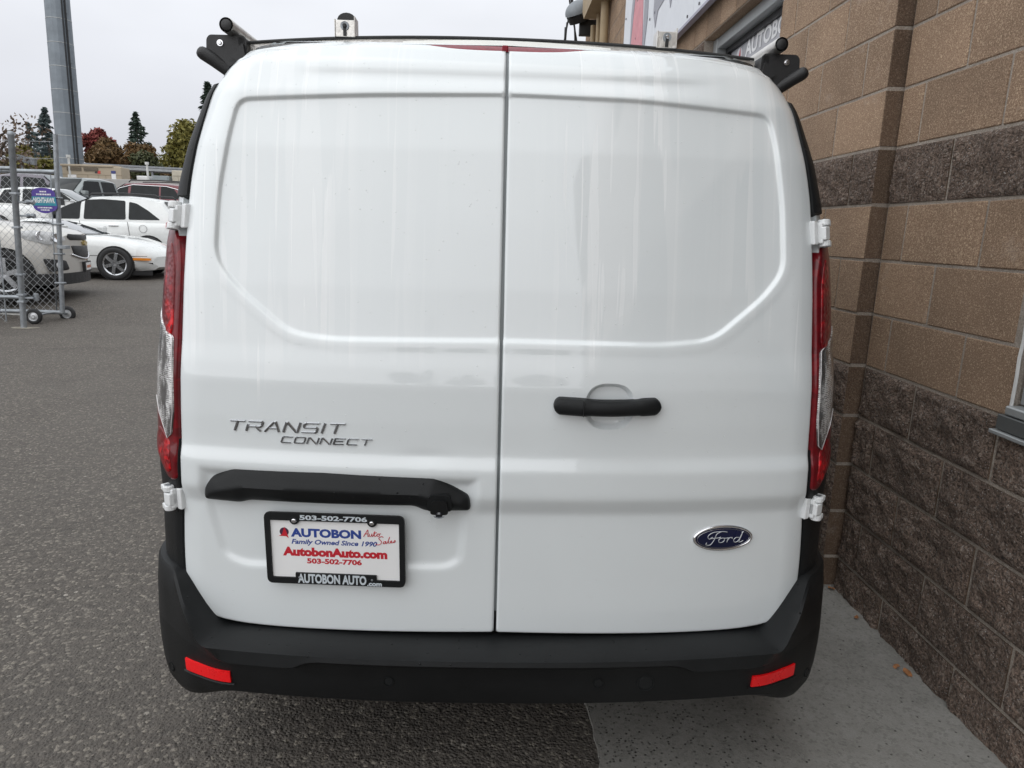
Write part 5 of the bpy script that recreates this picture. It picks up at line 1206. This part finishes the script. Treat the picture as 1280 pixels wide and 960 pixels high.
n = gl(MB().box((.90, -1.02, 2.05), (1.10, -1.0, 2.50)), 'notice', white_pl); gl(MB().box((.90, -1.03, 2.42), (1.10, -1.01, 2.55)), 'notice_dark', simple('notice_blue', (.05, .06, .2), .5))
gl(MB().prism([(-.30, 2.05), (-.18, 2.18), (-.06, 2.05), (-.18, 1.92)], lambda u, v, t: (u+.14*0, -1.0-t, v), 0, .02), 'diamond_placard', white_pl)
roofm = simple('shelter_roof', (.24, .25, .27), .6, var=.15); darkin = simple('shelter_shade', (.075, .07, .06), .8)
sh = empty('shelter', (-16.6, 37.5, 1.1), label='long open shelter with flat grey roof behind the generator cabinet', cat='shelter')
MB().box((-3.9, -1.0, 2.86), (6.2, 3.0, 2.95), .01, rot=(.022, 'Y')).build('roof', roofm, sh); MB().box((-3.9, -1.02, 2.72), (6.2, -.95, 2.84), rot=(.022, 'Y')).build('fascia', simple('fascia', (.30, .31, .32), .6), sh)
MB().box((-.9, 1.5, 0), (6.2, 1.6, 2.7)).build('back_panel', simple('back_panel', (.17, .15, .12), .8, var=.25, vs=3), sh)
for x in (-.6, .9, 2.3, 3.5, 4.9): MB().box((x, -.9, 0), (x+.10, -.8, 2.8)).build('post', roofm, sh)
for i, (x0, x1, z0, z1, mt, lb) in enumerate(((-17.35, -16.75, 1.1, 3.55, white_pl, 'white equipment box just right of the beige cabinet'), (-16.6, -15.8, 1.1, 3.58, simple('box_grey', (.27, .30, .31), .6), 'grey panelled equipment box under the shelter roof'), (-15.65, -14.95, 1.1, 3.85, simple('cream_panel', (.50, .46, .37), .6), 'cream panel box under the right end of the shelter'))):
    b = MB().box((x0, 35.4, z0), (x1, 36.0, z1), .02); b.box((x0+.05, 35.37, z1-.25), (x1-.05, 35.42, z1-.05)); b.box((x0+.28, 35.37, z0+.3), (x0+.30, 35.42, z1-.3)); o = b.build('equipment_box', mt); tago(o, lb, 'utility box')
for i, (x, y, h, lb) in enumerate(((-19.7, 34.0, 4.3, 'short white vent post left of the beige cabinet top'), (-15.9, 33.5, 4.05, 'white vent post above the shelter fascia'), (-12.9, 34.0, 4.2, 'grey post right beside the van edge'))):
    b = MB().tube((x, y, 1.1), (x, y, h), .05, n=8); b.tube((x, y, h-.12), (x, y, h), .09, n=8); tago(b.build('vent_post', simple('post_white', (.6, .6, .58), .5)), lb, 'post')
# flat-panel dish/camera on short post left of tower
vp = MB().tube((-20.9, 32.5, 1.1), (-20.9, 32.5, 4.1), .04, n=8); vp.box((-21.0, 32.3, 3.75), (-20.2, 32.5, 4.05), .02, rot=(.2, 'Y')); tago(vp.build('pole_unit', zinc), 'grey box unit on a short pole left of the tower foot', 'utility box')

# monopole tower
tw = empty('steel_tower', (-26.05, 45, 1.1), label='tall tapered grey steel monopole tower with black cables', cat='tower')
galv = simple('tower_steel', (.20, .225, .25), .55, .45, var=.14, vs=1.2)
lean = (.0045, 0, 1); H = 26; b = MB(); prof = []
for i in range(int(H/1.3)+1):
    z = i*1.3; r = .735-.0062*z*1.0
    prof += [(r, z), (r-.003, z+1.27), (r-.012, z+1.275)]
o = b.lathe(prof, (0, 0, 0), (.023, 0, 1), 16).build('shaft', galv, tw)
for i in range(1, int(H/1.3)):
    z = i*1.3; r = .735-.0062*z; MB().lathe([(r-.01, -.015), (r+.012, -.015), (r+.012, .015), (r-.01, .015)], (.023*z, 0, z), (.023, 0, 1), 16).build('joint_band', simple('joint_band', (.42, .43, .42), .5, .3) if 'jb' not in MATS else MATS['jb'], tw); MATS['jb'] = MATS['joint_band'] if 'joint_band' in MATS else bpy.data.materials['joint_band']
cabm = simple('cable_black', (.015, .016, .018), .6)
for ang, bow_ in ((-.72, .0), (-.50, .05), (-.45, -.04)):
    MB().path([(.023*z+(.77-.006*z)*math.cos(ang)+bow_*math.exp(-z/3), (.77-.006*z)*math.sin(ang), z) for z in np.linspace(.2, H, 26)], .035, 6).build('cable', cabm, tw, True)
b = MB()
for i in range(40):
    z = 3+i*.45; a = PI-.15 if i % 2 else -.35; r = .735-.0062*z; b.tube((.023*z+r*math.cos(a), r*math.sin(a), z), (.023*z+(r+.17)*math.cos(a), (r+.17)*math.sin(a), z), .012, n=5)
b.build('climbing_pegs', zinc, tw)

# trees
def leafmat(name, a, b, c):
    m = MatB(name); info = m.noise(.9, 3, .6, None, .35, .65); n2 = m.noise(6, 3, .6, None, .35, .65)
    m.set('Base Color', m.mix(m.math('MULTIPLY', n2, .8), m.mix(info, a, b), c)); m.set('Roughness', .75); return m.m
bark = simple('bark', (.10, .085, .07), .9, var=.3, vs=8)
def crown_mesh(name, pts, size, mat, parent, rnd=RNG, droop=None):
    n = len(pts); a = rnd.normal(size=(n, 3)); a /= np.linalg.norm(a, axis=1)[:, None]; b = rnd.normal(size=(n, 3)); b -= (a*b).sum(1)[:, None]*a; b /= np.linalg.norm(b, axis=1)[:, None]
    if droop is not None: a = droop*.8+a*.35; b = b*1.0
    s = size*(.6+.8*rnd.random(n))[:, None]; V = np.stack([pts-a*s, pts-b*s*.45, pts+a*s, pts+b*s*.45], 1).reshape(-1, 3)
    me = bpy.data.meshes.new(name); me.vertices.add(4*n); me.vertices.foreach_set('co', V.ravel()); me.loops.add(4*n); me.loops.foreach_set('vertex_index', np.arange(4*n)); me.polygons.add(n); me.polygons.foreach_set('loop_start', np.arange(n)*4); me.polygons.foreach_set('loop_total', np.full(n, 4)); me.update(calc_edges=True)
    me.materials.append(mat); o = bpy.data.objects.new(name, me); C.objects.link(o); o.parent = parent; return o
def conifer(x, y, top, rad, mat, label, n=5200, z0=1.1, group=None):
    t = empty('conifer_tree', (x, y, z0), label=label, cat='tree', group=group); H = top-z0
    MB().tube((0, 0, 0), (0, 0, H*.97), .028*H, .01, n=8).build('trunk', bark, t)
    tiers = int(H*2.1); P = []; D = []; per = n//(tiers*7)
    for i in range(tiers):
        f_ = (i+.5)/tiers; z = H*(.12+.86*f_); R = 1.55*rad*(1-f_)**.95*(.75+.4*RNG.random())+.05
        for k in range(7):
            a = RNG.random()*2*PI; L = R*(.65+.5*RNG.random()); q = RNG.random(per)**.7; dr = .22+.25*RNG.random()
            px = q*L; P.append(np.stack([px*math.cos(a)+RNG.normal(0, .05*rad*(1-f_*.8), per), px*math.sin(a)+RNG.normal(0, .05*rad*(1-f_*.8), per), z-px*dr+RNG.normal(0, .05+.004*H, per)+.10*q*q*L], 1)); D.append(np.tile([math.cos(a), math.sin(a), -.35], (per, 1)))
    crown_mesh('crown', np.vstack(P), (.10+.009*H)*1.0, mat, t, droop=np.vstack(D)); return t
def broad(x, y, top, rad, mat, label, n=5000, zc=None, z0=1.1, leaf=.2, lobes=16, sparse=1., group=None, hr=None):
    t = empty('broadleaf_tree', (x, y, z0), label=label, cat='tree', group=group); H = top-z0; hr = hr or rad*.9; cz = H-hr
    MB().path([(0, 0, 0), (.03*H, .0, cz*.5), (0, 0, cz)], [.035*H, .03*H, .018*H], 8).build('trunk', bark, t, True)
    P = []; b = MB()
    for i in range(lobes):
        u = RNG.normal(size=3); u /= np.linalg.norm(u); c = u*np.array([rad, rad, hr])*(.35+.45*RNG.random()); c[2] += cz; r = rad*(.28+.22*RNG.random()); m_ = int(n/lobes*sparse)
        q = RNG.normal(size=(m_, 3)); q /= np.linalg.norm(q, axis=1)[:, None]; P.append(c+q*(r*RNG.random(m_)[:, None]**.45)*np.array([1, 1, .85]))
        b.path([(0, 0, cz*.7), tuple(c*np.array([.5, .5, 1])-np.array([0, 0, r*.4])), tuple(c)], [.012*H, .008*H, .003*H], 5)
    b.build('limbs', bark, t, True); crown_mesh('crown', np.vstack(P), leaf, mat, t); return t
blue = leafmat('leaf_blue_spruce', (.025, .045, .045), (.06, .085, .085), (.10, .13, .13)); dk = leafmat('leaf_dark_fir', (.012, .025, .018), (.03, .05, .035), (.05, .075, .05))
yg = leafmat('leaf_yellow_green', (.07, .075, .015), (.15, .14, .03), (.24, .20, .04)); br = leafmat('leaf_brown_orange', (.06, .045, .02), (.13, .07, .03), (.19, .11, .035)); rd = leafmat('leaf_red', (.12, .018, .02), (.21, .035, .035), (.26, .07, .05)); gr = leafmat('leaf_green', (.022, .035, .018), (.05, .062, .026), (.10, .10, .035)); bn = leafmat('leaf_bronze', (.07, .045, .03), (.12, .08, .055), (.18, .13, .09))
conifer(-42.3, 70, 11.7, 2.3, blue, 'tall blue-grey spruce just left of the steel tower', 5600)
conifer(-50.2, 80, 11.6, 2.1, blue, 'small distant spruce at far left, paler and shorter', 3000)
conifer(-38.75, 80, 13.0, 2.9, dk, 'dark pointed fir standing above the brown trees, right of the tower', 6500)
conifer(-23.9, 62, 13.0, 2.6, dk, 'tall dark fir half hidden behind the left edge of the van', 6500)
broad(-31.6, 50, 6.4, 2.0, yg, 'yellow-green round tree between the two gate uprights', 5500, leaf=.17)
broad(-34.6, 52, 5.6, 2.1, br, 'reddish brown tree low at the left edge', 4000, leaf=.17)
broad(-22.0, 32, 7.0, 2.1, bn, 'sparse bronze-leaved tree at the left edge of the picture', 2600, leaf=.10, sparse=.75, lobes=26, hr=2.6)
broad(-41.2, 76, 10.6, 1.75, rd, 'red maple crown right beside the steel tower', 4600, leaf=.22)
broad(-39.2, 74, 9.5, 2.2, br, 'orange-brown tree between the red maple and dark fir', 4600, leaf=.22)
broad(-42.6, 73, 8.4, 1.9, gr, 'green-brown tree right behind the tower foot', 4200, leaf=.22)
broad(-36.4, 75, 9.5, 2.2, br, 'brown tree in front of the dark fir', 4600, leaf=.22)
broad(-34.4, 72, 7.9, 1.9, gr, 'low dark green tree in front of the dark fir', 4200, leaf=.22)
broad(-33.6, 76, 7.6, 2.2, br, 'low rust tree right of the dark fir', 4200, leaf=.22)
broad(-31.0, 74, 7.3, 1.9, gr, 'lowest green tree left of the big yellow tree', 3400, leaf=.22)
broad(-23.7, 58, 9.7, 2.4, yg, 'big olive-yellow tree beside the left edge of the van', 12000, leaf=.17, lobes=44, hr=3.3)
broad(-28.6, 66, 6.3, 2.0, br, 'orange shrub-like tree at the foot of the olive-yellow tree', 3000, leaf=.2)
# what stands behind the photographer and shows in the lacquer
for i, (x, y, h, r) in enumerate(((-12, -62, 7.5, 3.0), (-3.5, -66, 6.0, 2.8), (5.5, -60, 7.0, 3.2), (13.5, -64, 6, 3.0))):
    broad(x, y, h, r, gr, ('round green tree behind the photographer, leftmost of four', 'low round tree behind the photographer, second from left', 'tallest green tree behind the photographer', 'green tree behind the photographer nearest the block building')[i], 2500, z0=0, leaf=.3, group='trees behind the photographer')
conifer(-8.5, -66, 10, 2.0, dk, 'dark fir behind the photographer', 2500, z0=0)
